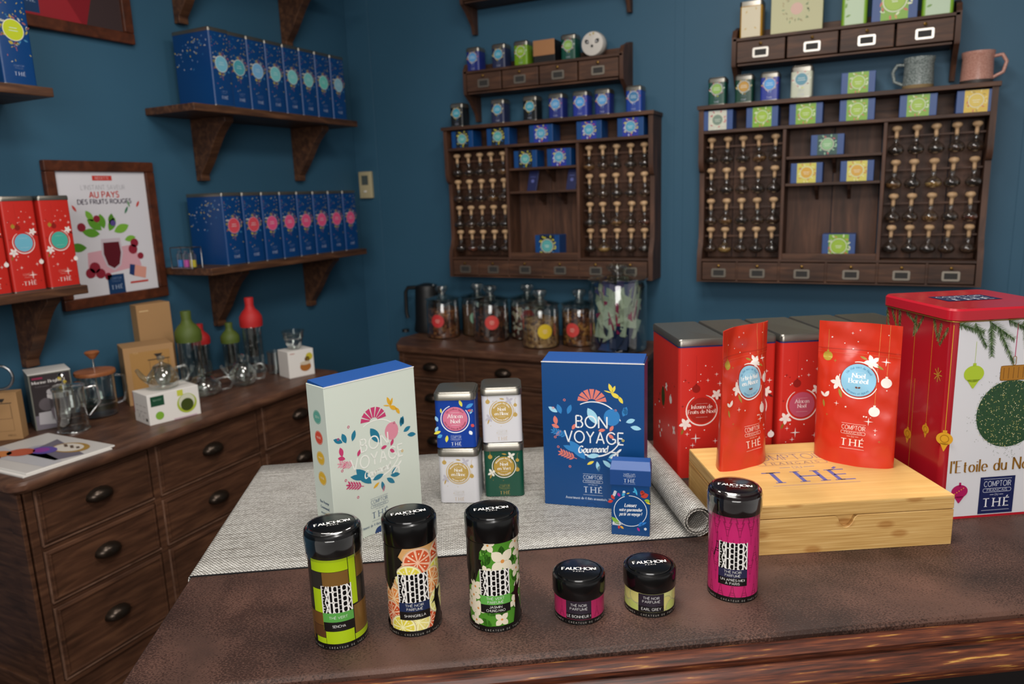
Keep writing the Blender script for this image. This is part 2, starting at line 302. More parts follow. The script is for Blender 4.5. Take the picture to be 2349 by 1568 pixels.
# ------------------------------------------------------------------ pen font: skeletons drawn with a thick-thin pen
GL = {
'A': (.74, 'l 0 0 .37 1;l .37 1 .74 0;l .14 .34 .6 .34'), 'B': (.58, 'l 0 0 0 1;l 0 1 .28 1;a .28 .77 .24 .23 90 -90;l 0 .54 .3 .54;a .3 .27 .28 .27 90 -90;l 0 0 .3 0'),
'C': (.78, 'a .45 .5 .44 .5 42 318'), 'D': (.72, 'l 0 0 0 1;l 0 1 .26 1;a .26 .5 .46 .5 90 -90;l 0 0 .26 0'),
'E': (.52, 'l 0 0 0 1;l 0 1 .52 1;l 0 .52 .42 .52;l 0 0 .52 0'), 'F': (.5, 'l 0 0 0 1;l 0 1 .5 1;l 0 .5 .4 .5'),
'G': (.84, 'a .46 .5 .45 .5 42 322;l .84 .42 .84 .12;l .54 .42 .84 .42'), 'H': (.7, 'l 0 0 0 1;l .7 0 .7 1;l 0 .52 .7 .52'),
'I': (.0, 'l 0 0 0 1'), 'J': (.4, 'l .4 1 .4 .2;a .2 .2 .2 .2 0 -170'), 'K': (.6, 'l 0 0 0 1;l 0 .4 .56 1;l .2 .58 .6 0'), 'L': (.48, 'l 0 0 0 1;l 0 0 .48 0'),
'M': (.84, 'l 0 0 0 1;l 0 1 .42 .1;l .42 .1 .84 1;l .84 1 .84 0'), 'N': (.72, 'l 0 0 0 1;l 0 1 .72 0;l .72 0 .72 1'), 'O': (.94, 'a .47 .5 .47 .5 0 360'),
'P': (.54, 'l 0 0 0 1;l 0 1 .27 1;a .27 .74 .27 .26 90 -90;l 0 .48 .27 .48'), 'Q': (.94, 'a .47 .5 .47 .5 0 360;l .55 .2 .95 -.08'),
'R': (.58, 'l 0 0 0 1;l 0 1 .28 1;a .28 .75 .26 .25 90 -90;l 0 .5 .28 .5;l .26 .5 .58 0'), 'S': (.5, 'a .26 .75 .23 .25 30 265;a .25 .26 .25 .26 85 -150'),
'T': (.66, 'l .33 0 .33 1;l 0 1 .66 1'), 'U': (.66, 'l 0 1 0 .32;a .33 .33 .33 .33 180 360;l .66 .33 .66 1'), 'V': (.72, 'l 0 1 .36 0;l .36 0 .72 1'),
'X': (.62, 'l 0 1 .62 0;l 0 0 .62 1'), 'Y': (.7, 'l 0 1 .35 .48;l .7 1 .35 .48;l .35 0 .35 .48'), 'Z': (.58, 'l 0 1 .58 1;l .58 1 0 0;l 0 0 .58 0'),
'a': (.5, 'a .25 .3 .25 .3 0 360;l .5 .6 .5 .02'), 'b': (.52, 'l 0 1 0 .02;a .26 .3 .26 .3 0 360'), 'c': (.48, 'a .27 .3 .26 .3 50 310'), 'd': (.52, 'l .52 1 .52 0;a .26 .3 .26 .3 0 360'),
'e': (.52, 'a .26 .3 .26 .3 0 315;l .02 .32 .52 .32'), 'f': (.32, 'a .3 .82 .16 .18 50 180;l .14 .82 .14 0;l 0 .58 .32 .58'),
'g': (.5, 'a .25 .32 .25 .28 0 360;l .5 .6 .5 -.08;a .26 -.08 .24 .2 0 -150'), 'h': (.48, 'l 0 1 0 0;a .24 .36 .24 .24 180 0;l .48 .36 .48 0'),
'i': (.0, 'l 0 .6 0 0;l 0 .8 0 .86'), 'j': (.1, 'l .1 .6 .1 -.1;a -.05 -.1 .15 .16 0 -120;l .1 .8 .1 .86'), 'k': (.44, 'l 0 1 0 0;l 0 .25 .4 .6;l .14 .37 .44 0'), 'l': (.0, 'l 0 1 0 0'),
'm': (.76, 'l 0 .6 0 0;a .19 .38 .19 .22 180 0;l .38 .38 .38 0;a .57 .38 .19 .22 180 0;l .76 .38 .76 0'), 'n': (.46, 'l 0 .6 0 0;a .23 .37 .23 .23 180 0;l .46 .37 .46 0'),
'o': (.54, 'a .27 .3 .27 .3 0 360'), 'p': (.52, 'l 0 .6 0 -.28;a .26 .3 .26 .3 0 360'), 'q': (.52, 'l .52 .6 .52 -.28;a .26 .3 .26 .3 0 360'), 'r': (.32, 'l 0 .6 0 0;a .2 .34 .2 .26 180 60'),
's': (.38, 'a .19 .45 .17 .15 30 265;a .19 .15 .19 .15 85 -150'), 't': (.32, 'l .14 .85 .14 .12;a .26 .13 .12 .13 180 290;l 0 .58 .32 .58'), 'u': (.46, 'l 0 .6 0 .24;a .23 .24 .23 .24 180 360;l .46 .6 .46 0'),
'v': (.46, 'l 0 .6 .23 0;l .23 0 .46 .6'), 'w': (.7, 'l 0 .6 .18 0;l .18 0 .35 .55;l .35 .55 .52 0;l .52 0 .7 .6'), 'x': (.44, 'l 0 .6 .44 0;l 0 0 .44 .6'), 'y': (.46, 'l 0 .6 .23 0;l .46 .6 .12 -.28'),
'z': (.42, 'l 0 .6 .42 .6;l .42 .6 0 0;l 0 0 .42 0'), '4': (.5, 'l .4 0 .4 1;l .4 1 0 .3;l 0 .3 .52 .3'), '2': (.5, 'a .25 .74 .24 .25 160 -30;l .46 .6 0 0;l 0 0 .5 0'), '0': (.5, 'a .25 .5 .25 .5 0 360'),
'-': (.3, 'l 0 .34 .3 .34'), '!': (.0, 'l 0 1 0 .3;l 0 .1 0 .04'), '.': (.0, 'l 0 .06 0 0'), ',': (.0, 'l .02 .06 -.05 -.14'), "'": (.0, 'l 0 1 0 .78'), ' ': (.22, ''), '|': (.0, 'l 0 1 0 0')}
for k, base, extra in (('É', 'E', 'l .2 1.12 .36 1.28'), ('È', 'E', 'l .3 1.12 .14 1.28'), ('À', 'A', 'l .42 1.12 .26 1.28'), ('Ç', 'C', 'a .46 -.1 .09 .1 100 -120'),
                       ('é', 'e', 'l .2 .74 .36 .92'), ('è', 'e', 'l .32 .74 .16 .92'), ('ë', 'e', 'l .13 .78 .13 .84;l .39 .78 .39 .84'), ('ç', 'c', 'a .27 -.1 .08 .09 100 -120')):
    GL[k] = (GL[base][0], GL[base][1] + ';' + extra)
def glyph(ch):
    adv, s = GL.get(ch, GL['o']); out = []
    for q in s.split(';'):
        t = q.split()
        if not t: continue
        v = [float(x) for x in t[1:]]
        if t[0] == 'l': out.append(('l', [(v[0], v[1]), (v[2], v[3])]))
        else:
            cx, cy, rx, ry, a0, a1 = v; n = max(4, int(abs(a1-a0)/22)); out.append(('a', [(cx + rx*math.cos(R(a0+(a1-a0)*i/n)), cy + ry*math.sin(R(a0+(a1-a0)*i/n))) for i in range(n+1)]))
    return adv, out

# ------------------------------------------------------------------ flat print canvas: coloured polygons in (u, v) metres, laid on a surface
class Cv:
    def __init__(s): s.t = []; s.L = 1
    def up(s): s.L += 1; return s
    def poly(s, pts, c):
        if len(pts) == 3 or len(pts) == 4 and s._cvx(pts):
            s.t.append((pts[:3], c, s.L))
            if len(pts) == 4: s.t.append(([pts[0], pts[2], pts[3]], c, s.L))
        else:
            for a, b, d in tessellate_polygon([[Vector((p[0], p[1], 0)) for p in pts]]): s.t.append(([pts[a], pts[b], pts[d]], c, s.L))
        return s
    def _cvx(s, p):
        sg = 0
        for i in range(4):
            a, b, c = p[i], p[(i+1) % 4], p[(i+2) % 4]; k = (b[0]-a[0])*(c[1]-b[1])-(b[1]-a[1])*(c[0]-b[0])
            if k*sg < 0: return False
            if k: sg = k
        return True
    def fan(s, pts, c):
        cx = sum(p[0] for p in pts)/len(pts); cy = sum(p[1] for p in pts)/len(pts)
        for i in range(len(pts)): s.t.append(([(cx, cy), pts[i], pts[(i+1) % len(pts)]], c, s.L))
        return s
    def rect(s, x0, y0, x1, y1, c): return s.poly([(x0, y0), (x1, y0), (x1, y1), (x0, y1)], c)
    def circ(s, x, y, r, c, n=28, ry=None): return s.fan([(x + r*math.cos(2*PI*i/n), y + (ry or r)*math.sin(2*PI*i/n)) for i in range(n)], c)
    def arc(s, x, y, r, w, a0, a1, c, n=28, taper=0):
        for i in range(n):
            q = []
            for k in (i, i+1):
                t = k/n; a = R(a0+(a1-a0)*t); ww = w*((1-taper)+taper*math.sin(PI*t)); q.append(((x+(r-ww/2)*math.cos(a), y+(r-ww/2)*math.sin(a)), (x+(r+ww/2)*math.cos(a), y+(r+ww/2)*math.sin(a))))
            s.poly([q[0][0], q[0][1], q[1][1], q[1][0]], c)
        return s
    def line(s, pts, w, c, closed=False):
        if closed: pts = list(pts) + [pts[0]]
        for a, b in zip(pts, pts[1:]):
            dx, dy = b[0]-a[0], b[1]-a[1]; L = math.hypot(dx, dy) or 1; nx, ny = -dy/L*w/2, dx/L*w/2
            s.poly([(a[0]+nx, a[1]+ny), (a[0]-nx, a[1]-ny), (b[0]-nx, b[1]-ny), (b[0]+nx, b[1]+ny)], c)
        return s
    def leaf(s, x, y, ln, w, ang, c, n=5):
        a = R(ang); P = []
        for i in range(n+1): t = i/n; P.append((t*ln, w/2*math.sin(PI*t)**.8 if 0 < t < 1 else 0))
        for i in range(n-1, 0, -1): t = i/n; P.append((t*ln, -w/2*math.sin(PI*t)**.8))
        return s.fan([(x + u*math.cos(a) - v*math.sin(a), y + u*math.sin(a) + v*math.cos(a)) for u, v in P], c)
    def flower(s, x, y, r, c, n=5, a0=90, cc=None, w=.55):
        for i in range(n): s.leaf(x, y, r, r*w, a0+360*i/n, c)
        if cc: s.up().circ(x, y, r*.2, cc, 8)
        return s
    def star(s, x, y, r, c, k=.16):
        return s.fan([(x + (r if i % 2 == 0 else r*k)*math.cos(PI*i/4), y + (r if i % 2 == 0 else r*k)*math.sin(PI*i/4)) for i in range(8)], c)
    def spray(s, x, y, ln, ang, c, n=5, lw=.3):
        a = R(ang); s.line([(x, y), (x+ln*math.cos(a), y+ln*math.sin(a))], ln*.04, c)
        for i in range(1, n+1):
            t = i/n
            for sd in (-1, 1): s.leaf(x+ln*t*.85*math.cos(a), y+ln*t*.85*math.sin(a), ln*.34, ln*.34*lw, ang+sd*42, c, 4)
        return s.leaf(x+ln*.85*math.cos(a), y+ln*.85*math.sin(a), ln*.34, ln*.1, ang, c, 4)
    def merge(s, o, k=1, dx=0, dy=0):
        s.t += [([(p[0]*k+dx, p[1]*k+dy) for p in P], c, L+s.L) for P, c, L in o.t]; s.L += o.L; return s
    def bauble(s, x, y, r, c, string=0):
        s.circ(x, y, r, c, 18); s.rect(x-r*.22, y+r*.9, x+r*.22, y+r*1.3, c)
        if string: s.rect(x-.0002, y+r*1.2, x+.0002, y+string, c)
        return s
    def rr(s, x0, y0, x1, y1, r, w, c):
        P = [(p[0], p[1]) for p in rrect(x0, x1, y0, y1, 0, r, 3)]; return s.line(P, w, c, True)
    # styles: (thick, thin, serif, pen angle)
    ST = {'sans': (.11, .11, 0, 0), 'bold': (.19, .19, 0, 0), 'light': (.07, .07, 0, 0), 'serif': (.165, .06, .17, 12), 'serifb': (.24, .07, .17, 6), 'script': (.27, .11, 0, 40), 'wide': (.12, .1, 0, 0), 'deco': (.3, .05, .2, 0),
          'deco2': (.21, .065, .11, 4), 'logo': (.25, .07, .11, 10), 'sans9': (.115, .115, 0, 0), 'serif_s': (.17, .08, .15, 10), 'sansL': (.10, .10, 0, 0), 'serifE': (.17, .045, .1, 0)}
    def width(s, txt, h, wx, tr): return sum(glyph(ch)[0]*wx + tr for ch in txt)*h - tr*h
    def text(s, txt, x, y, h, c, st='sans', al='c', wx=1, tr=.24, sk=0, ang=0, arc=None, flip=False, fit=None):
        tk, tn, sf, pa = s.ST[st]; W = s.width(txt, h, wx, tr)
        if fit: k = fit/W; wx *= k; tr *= k; W = fit
        q_ = min(1, wx*1.08); tk *= q_; sf *= q_; tn *= min(1, q_*1.3)
        cx = {'c': -W/2, 'l': 0, 'r': -W}[al]; ca, sa = math.cos(R(ang)), math.sin(R(ang))
        for ch in txt:
            adv, strokes = glyph(ch)
            def T(p, cx=cx, adv=adv):
                u = cx + p[0]*h*wx + p[1]*h*sk; v = (p[1] if not flip else 1-p[1])*h
                if arc:
                    r, a0, dr = arc; m = cx + adv*h*wx/2; a = R(a0) - dr*m/r; lu = u - m
                    rad = (math.cos(a), math.sin(a)); tan = (math.sin(a)*dr, -math.cos(a)*dr); rr = r + (v*dr)
                    return (x + rad[0]*rr + tan[0]*lu, y + rad[1]*rr + tan[1]*lu)
                return (x + u*ca - v*sa, y + u*sa + v*ca)
            for kind, P in strokes:
                ws = []
                for i in range(len(P)):
                    a = P[max(i-1, 0)]; b = P[min(i+1, len(P)-1)]; th = math.atan2(b[1]-a[1], (b[0]-a[0])*wx); ws.append(tn + (tk-tn)*abs(math.sin(th-R(pa))))
                L = []; Q = []
                for i, p in enumerate(P):
                    a = P[max(i-1, 0)]; b = P[min(i+1, len(P)-1)]
                    if kind == 'a' and abs(P[0][0]-P[-1][0]) < 1e-6 and i in (0, len(P)-1): a, b = P[-2], P[1]
                    dx, dy = (b[0]-a[0])*wx, b[1]-a[1]; n_ = math.hypot(dx, dy) or 1; nx, ny = -dy/n_*ws[i]/2/wx, dx/n_*ws[i]/2
                    L.append(T((p[0]+nx, p[1]+ny))); Q.append(T((p[0]-nx, p[1]-ny)))
                for i in range(len(P)-1): s.poly([L[i], Q[i], Q[i+1], L[i+1]], c)
                if sf and kind == 'l' and abs(P[0][1]-P[1][1]) > abs(P[0][0]-P[1][0])*.9:
                    for p in P:
                        if p[1] in (0, 1, .6, -.28):
                            d = tn*.5 if p[1] in (0, -.28) else -tn*.5
                            s.poly([T((p[0]-sf/wx*wx, p[1]-abs(d))), T((p[0]+sf, p[1]-abs(d))), T((p[0]+sf, p[1]+abs(d))), T((p[0]-sf, p[1]+abs(d)))], c)
            cx += (adv*wx + tr)*h
        return s
    def clip(s, pts, ax, lo, hi):
        for sgn, lim in ((1, lo), (-1, hi)):
            out = []
            for i in range(len(pts)):
                a, b = pts[i-1], pts[i]; da, db = (a[ax]-lim)*sgn, (b[ax]-lim)*sgn
                if (da >= 0) != (db >= 0): t = da/(da-db); out.append((a[0]+(b[0]-a[0])*t, a[1]+(b[1]-a[1])*t))
                if db >= 0: out.append(b)
            pts = out
            if not pts: return pts
        return pts
    def build(s, name, parent, f, eps=.0001, mat='print', cu=None, cv=None, bounds=None):
        V = []; F = []; K = []; cache = {}
        for P, c, L in s.t:
            cl = cache.setdefault(c, C(c)); polys = [P]
            if bounds:
                P = s.clip(s.clip(P, 0, bounds[0], bounds[1]), 1, bounds[2], bounds[3])
                if len(P) < 3: continue
                polys = [P]
            for ax, st in ((0, cu), (1, cv)):
                if not st: continue
                np_ = []
                for Q in polys:
                    lo = min(p[ax] for p in Q); hi = max(p[ax] for p in Q); i0, i1 = math.floor(lo/st), math.floor(hi/st)
                    if i0 == i1: np_.append(Q); continue
                    for i in range(i0, i1+1):
                        q = s.clip(Q, ax, i*st, (i+1)*st)
                        if len(q) > 2: np_.append(q)
                polys = np_
            for Q in polys:
                k = len(V); V += [f(p[0], p[1], eps*L) for p in Q]; F.append(tuple(range(k, k+len(Q)))); K += [cl]*len(Q)
        me = bpy.data.meshes.new(name); me.from_pydata(V, [], F); me.materials.append(M[mat])
        at = me.color_attributes.new('Col', 'FLOAT_COLOR', 'POINT'); flat = [x for k in K for x in k]; at.data.foreach_set('color', flat)
        return link(name, me, parent)
def flat_y(x=0, y=0, z=0): return lambda u, v, e: (x+u, y-e, z+v)      # facing local -Y
def flat_z(x=0, y=0, z=0): return lambda u, v, e: (x+u, y+v, z+e)      # lying face up
def flat_xl(x=0, y=0, z=0): return lambda u, v, e: (x-e, y-u, z+v)     # facing local -X
def cyl(Rr, z=0): return lambda u, v, e: ((Rr+e)*math.sin(u/Rr), -(Rr+e)*math.cos(u/Rr), z+v)

def logo(cv, x, y, w, c, c2=None, fine=True):
    """shop logo block, top line at y, about w*1.05 tall"""
    k = w
    if fine:
        cv.rect(x-k/2, y-.012*k, x+k/2, y, c)
        cv.text('COMPTOIR', x, y-.27*k, .19*k, c, 'sans', fit=k*.96); cv.rr(x-k/2, y-.47*k, x+k/2, y-.34*k, .05*k, .014*k, c)
        cv.text('FRANÇAIS', x, y-.445*k, .085*k, c, 'sans', fit=k*.72)
        cv.rect(x-.24*k, y-.575*k, x-.1*k, y-.56*k, c); cv.rect(x+.1*k, y-.575*k, x+.24*k, y-.56*k, c); cv.text('DU', x, y-.6*k, .07*k, c, 'sans')
    else:
        cv.text('COMPTOIR', x, y-.25*k, .16*k, c, 'light', fit=k*.9)
        cv.text('FRANÇAIS', x, y-.44*k, .1*k, c, 'light', fit=k*.7)
    cv.text('THÉ', x, y-.99*k, .29*k, c2 or c, 'serif', fit=k*.93, tr=.5)
    if fine: cv.rect(x-k/2, y-1.13*k, x+k/2, y-1.118*k, c)
    return cv

# ------------------------------------------------------------------ the room
WX, WY = -2.6, 3.34
structure(MB().box(-2.75, 3.2, -2.6, 3.5, -.05, 0).build('floor', wood('floor_boards', '#2a1a12', '#3a261a', '#4d3424', (3, 14, 10), .45)))
structure(MB().box(WX-.12, WX, -2.6, WY+.12, 0, 2.9).build('wall_left', M['wall']))
structure(MB().box(WX, 3.2, WY, WY+.12, 0, 2.9).build('wall_back', M['wall']))
structure(MB().box(-2.75, 3.2, -2.6, 3.5, 2.9, 2.98).build('ceiling', plain('ceiling_paint', '#cfccc6', .8)))
structure(MB().box(-2.6, -2.45, WY-.006, WY, 0, 2.9).build('trim_1', M['wall'], bevel=.002))
for i, x in enumerate((-.82, .47)):
    structure(MB().box(x-.02, x+.02, WY-.0025, WY, 0, 2.9).build('trim_%d' % (i+2), M['wall'], bevel=.001))
structure(MB().box(WX, WX+.015, -2.6, WY, 0, .1).build('baseboard_left', M['wall'])); structure(MB().box(WX, 3.2, WY-.015, WY, 0, .1).build('baseboard_back', M['wall']))

# thermostat
p = ony(843, 424, WY-.006); t = thing('thermostat', 'cream wall thermostat with small grey screen beside the room corner', 'thermostat', (p.x, WY-.006, p.z-.07))
MB().loft([rrect(-.041, .041, -.022, 0, 0, .004), rrect(-.041, .041, -.022, 0, .14, .004)]).build('casing', plain('cream_plastic', '#b9ab86', .5), t, 40)
bx('screen', plain('lcd_grey', '#4d5552', .3), t, -.02, .022, -.0235, -.0215, .07, .12, 0); bx('button', M['whitecard'], t, -.008, .008, -.025, -.0215, .03, .04, .001)

# ------------------------------------------------------------------ brackets and plank shelves on the left wall
def bracket_mesh(h=.25, d=.2, th=.045):
    P = [(0, 0), (d, 0), (d, -.02)]
    for i in range(1, 9):
        t = i/8; P.append((d*(1-t)**1.35*.86 + .04*(1-t)*t + .03, -.02 - (h-.045)*t + .02*math.sin(t*PI*2)*.6))
    P += [(.03, -h), (0, -h)]
    return MB().prism(P, -th/2, th/2, 'y')
BR = None
def plank_shelf(name, label, y0, y1, z, by, depth=.27):
    t = thing(name, label, 'shelf', (WX, y0, z))
    MB().box(0, depth, 0, y1-y0, -.028, 0).build('board', M['shelf'], t, bevel=.003)
    for b in by:
        k = bracket_mesh(); k.xf(Matrix.Translation((.002, b-y0, -.028))); k.build('bracket', M['shelf'], t, 35, bevel=.002)
    return t
ZU, ZL = 1.878, 1.256
plank_shelf('plank_shelf', 'brown plank shelf carrying the row of blue tins with turquoise labels', 2.05, 3.03, ZU, (2.28, 2.87))
plank_shelf('plank_shelf', 'brown plank shelf carrying the row of blue tins with pink labels', 2.045, 3.03, ZL, (2.28, 2.87))
plank_shelf('plank_shelf', 'topmost plank shelf near the corner, only its bracket feet in view', 2.0, 3.03, ZU+.62, (2.26, 2.865))
plank_shelf('plank_shelf', 'left plank shelf carrying the blue tin with the lime label', .9, 1.52, ZU-.005, (1.1,))
plank_shelf('plank_shelf', 'left plank shelf carrying the red tins in front of the poster', .7, 1.537, ZL, (.95, 1.46))

# ------------------------------------------------------------------ tall bulk tins
def scatter_wreath(cv, x, y, r, cols, n=14, s=1, rnd=None):
    rnd = rnd or random.Random(5)
    for i in range(n):
        a = 360*i/n + rnd.uniform(-8, 8); rr = r*rnd.uniform(1.15, 1.45)
        cv.leaf(x+rr*math.cos(R(a)), y+rr*math.sin(R(a)), r*.5*s, r*.2*s, a+rnd.choice((70, -70, 20)), rnd.choice(cols), 4)
def art_tall_blue(circ, rim='#e8e2d0'):
    cv = Cv(); rnd = random.Random(3); cols = ['#b5a43c', '#b9b7a8', '#a8994a', '#3f7fa6', '#9a5a5c']
    for i in range(34):
        x = rnd.uniform(-.042, .042); y = rnd.uniform(.19, .265); cv.leaf(x, y, rnd.uniform(.003, .008), .003, rnd.uniform(0, 360), rnd.choice(cols), 3)
    for i in range(10): cv.leaf(rnd.uniform(-.03, .04), rnd.uniform(.06, .12), .007, .003, rnd.uniform(0, 360), rnd.choice(cols), 3)
    scatter_wreath(cv, 0, .158, .027, cols, 20, 1, rnd)
    cv.up(); cv.circ(0, .158, .031, rim, 26); cv.up().circ(0, .158, .0292, circ, 26); cv.up()
    for i, w in enumerate((.022, .026)): cv.rect(-w/2, .163-.008*i, w/2, .1645-.008*i, '#c8dcdc')
    logo(cv, 0, .062, .034, '#7f93b8', '#b9c4da', False); return cv
def art_side_specks():
    cv = Cv(); rnd = random.Random(11); cols = ['#d8c23a', '#8fa8c8', '#c9b84e', '#3f7fae', '#c4c9d6']
    for i in range(46):
        x = rnd.uniform(-.09, .09); y = .26 - abs(rnd.gauss(0, .045)) - (.02 if x < 0 else 0)
        cv.leaf(x, max(.1, y), rnd.uniform(.004, .012), .0035, rnd.uniform(0, 360), rnd.choice(cols), 3)
    return cv
def tall_tin(name, label, body, front, side=None, w=.098, d=.2, h=.29, group=None, logo_col=None):
    t = thing(name, label, 'tin', group=group); L = MB()
    L.loft([rrect(-w/2, w/2, 0, d, .003, .007), rrect(-w/2, w/2, 0, d, h-.012, .007)]).build('body', body, t, 40)
    e = .0012
    MB().loft([rrect(-w/2-e, w/2+e, -e, d+e, h-.014, .008), rrect(-w/2-e, w/2+e, -e, d+e, h-.003, .008), rrect(-w/2+.001, w/2-.001, .001, d-.001, h, .007), rrect(-w/2+.006, w/2-.006, .006, d-.006, h-.0008, .005)]).build('lid', M['steel_dull'], t, 40)
    MB().loft([rrect(-w/2-e, w/2+e, -e, d+e, 0, .008), rrect(-w/2-e, w/2+e, -e, d+e, .004, .008)]).build('base_rim', M['steel_dull'], t, 40)
    front.build('front_print', t, flat_y(), .00015)
    if side: side.build('side_print', t, flat_xl(-w/2, d/2), .00015)
    return t
ord_ = ['first', 'second', 'third', 'fourth', 'fifth', 'sixth', 'seventh', 'eighth', 'ninth']
side = art_side_specks(); XF = -2.35
def put_tall(t, y, z, x=XF): t.location = (x, y, z); t.rotation_euler = (0, 0, R(90)); return t
up_y = [2.215, 2.315, 2.415, 2.517, 2.62, 2.722, 2.824, 2.93]
tints = ['#74b6cc', '#4c9eac', '#74acd4', '#74c0c4', '#78c4c4', '#72bcbc', '#66c0b4', '#84b4c6']
for i, y in enumerate(up_y):
    extra = 'at left end, side showing' if i == 0 else ('at the right end of the row' if i == 7 else '%s from the left' % ord_[i])
    t = tall_tin('tea_tin', 'tall blue tin with turquoise label on upper shelf, ' + extra, M['blue'], art_tall_blue(tints[i]), side if i == 0 else None, group='blue tins with turquoise labels on the upper shelf')
    put_tall(t, y, ZU, XF if i != 0 else XF+.01)
for i in range(8):
    y = 2.2 + .1065*i
    extra = 'at left end, side showing' if i == 0 else ('at the right end of the row' if i == 7 else '%s from the left' % ord_[i])
    t = tall_tin('tea_tin', 'tall blue tin with pink label on lower shelf, ' + extra, M['blue'], art_tall_blue('#cf4b57' if i < 2 else '#d8527f', '#d9a9b4'), side if i == 0 else None, group='blue tins with pink labels on the lower shelf')
    put_tall(t, y, ZL)
t = tall_tin('tea_tin', 'tall blue tin with lime green label on the top left shelf', M['blue'], art_tall_blue('#b7c423', '#e8e2d0')); put_tall(t, 1.437, ZU-.005)

def art_red_tin(circ, lines, w=.098, tcol='#f3e6e2', plainring=False, xs=0):
    cv = Cv(); rnd = random.Random(9); W = '#efe6e0'; D = '#5a1410'; G = '#8a6a24'
    for i in range(16): cv.circ(rnd.uniform(-w*.44, w*.44), rnd.choice((rnd.uniform(.19, .25), rnd.uniform(.02, .12))), rnd.uniform(.0005, .0014), W, 7)
    for x, y, r, c in ((-.035, .215, .004, D), (.03, .225, .0045, W), (.012, .213, .0045, W), (.037, .205, .006, W), (-.028, .21, .003, D), (.028, .19, .003, D), (-.018, .075, .006, W), (.012, .05, .014, W), (.03, .082, .006, W), (-.03, .1, .005, W), (.035, .03, .004, D), (-.04, .16, .004, D)):
        cv.star(x, y, r, c)
    cv.bauble(-.012, .196, .0085, '#8c1a14', .07); cv.bauble(.044, .088, .007, W, 0)
    cv.flower(.031, .182, .012, W, 5, 60); cv.flower(-.034, .122, .014, W, 5, 120); cv.leaf(.034, .176, .014, .005, -30, D); cv.leaf(-.038, .112, .014, .005, 250, G)
    cv.up().arc(0, .15, .0325, .0028, 120, 385, W, 26, .55); cv.arc(0, .15, .0325, .0024, 75, 20, W, 10, .7)
    cv.up().circ(0, .15, .0272, circ, 30); cv.up()
    for i, q in enumerate(lines): cv.text(q, 0, .151-.0105*i+(.003 if len(lines) > 1 else 0), .0078, tcol, 'serif', tr=.16)
    cv.rect(-.012, .164, .012, .1643, tcol); cv.rect(-.012, .135, .012, .1353, tcol)
    return cv
rcol = ['#d8a98c', '#6fb3c9', '#48ab9b']
for i, (y, c, nm) in enumerate(((1.262, rcol[0], 'at the left edge of the picture'), (1.367, rcol[1], 'in the middle with pale blue label'), (1.479, rcol[2], 'at the right end with green label'))):
    cv = art_red_tin(c, ['']); logo(cv, .0, .06, .04, '#e8b0a4', '#f1e6e2', False); cv.bauble(-.025, .2, .006, '#a8862f')
    put_tall(tall_tin('tea_tin', 'tall red tin on the left wall shelf, ' + nm, M['red'], cv, group='red tins on the left wall shelf'), y, ZL)

# little rack of vials beside the pink labelled tins
p = onx(428, 616, XF-.02); t = thing('vial_rack', 'small wire rack with blue, pink and yellow vials on shelf', 'rack', (-2.525, 2.075, ZL), R(-90))
wy = .115
for a in (0, .05): MB().tube([(a, 0, 0), (a, 0, .082), (a, wy, .082), (a, wy, 0)], .002, 6).build('wire_frame', M['wire'], t, 60)
for b in (0, wy): MB().tube([(0, b, .082), (.05, b, .082)], .002, 6).build('cross_wire', M['wire'], t, 60)
bx('rack_base', M['wire'], t, 0, .05, 0, wy, 0, .003, 0)
for i, c in enumerate(('#2f7fd0', '#d04fb0', '#d8c41f')):
    y = .022 + .035*i; v = MB().lathe([(.0, .004), (.0135, .004), (.0135, .055), (.007, .062), (.007, .07)], 14, (.025, y, 0)).build('vial', M['glass'], t, 40)
    MB().lathe([(0, .005), (.0125, .005), (.0125, .032), (0, .032)], 14, (.025, y, 0)).build('powder', plain('powder_%d' % i, c, .6), v, 40)

# ------------------------------------------------------------------ posters
def picture(name, label, y0, y1, z0, z1, fw, art):
    t = thing(name, label, 'picture', (WX, y0, z0)); W, H = y1-y0, z1-z0
    for nm, P in (('bottom', (0, W, 0, fw)), ('top', (0, W, H-fw, H)), ('left', (0, fw, fw, H-fw)), ('right', (W-fw, W, fw, H-fw))):
        MB().box(.001, .024, P[0], P[1], P[2], P[3]).build('frame_rail', M['frame'], t, bevel=.004)
    bx('backing', M['whitecard'], t, .001, .012, fw*.9, W-fw*.9, fw*.9, H-fw*.9, 0)
    art.build('poster_print', t, lambda u, v, e: (.0122+e, W/2+u*.97, .012+v*.93), .0002, bounds=((-W/2+fw)/.97, (W/2-fw)/.97, (fw-.012)/.93, (H-fw-.012)/.93)); return t
cv = Cv(); W_, H_ = .43, .525; cv.rect(-.25, 0, .25, .6, '#d9d7dc'); cv.up()
cv.poly([(-.11, .1), (.12, .13), (.1, .22), (-.1, .2)], '#d7a3ae'); cv.up()
cv.rect(-.04, .478, .04, .497, '#c33a30'); cv.up().text('RECETTE', 0, .483, .009, '#e7c9c4', 'sans', fit=.055)
cv.text("L'INSTANT SAVEUR", 0, .443, .017, '#8d8d92', 'light', fit=.18); cv.text('AU PAYS', 0, .412, .023, '#c8453c', 'bold', fit=.12); cv.text('DES FRUITS ROUGES', 0, .388, .017, '#3b2f45', 'bold', fit=.22)
rnd = random.Random(2)
for x, y, l, a in ((-.02, .29, .06, 100), (-.03, .285, .07, 140), (0, .28, .06, 60), (.02, .275, .07, 20), (-.04, .27, .07, 170), (.01, .3, .05, 80), (-.1, .22, .07, 175), (.06, .24, .05, 10), (-.06, .32, .05, 120)): cv.leaf(x, y, l, l*.5, a, rnd.choice(('#5e9a2c', '#7ab13c', '#4f8524')), 6)
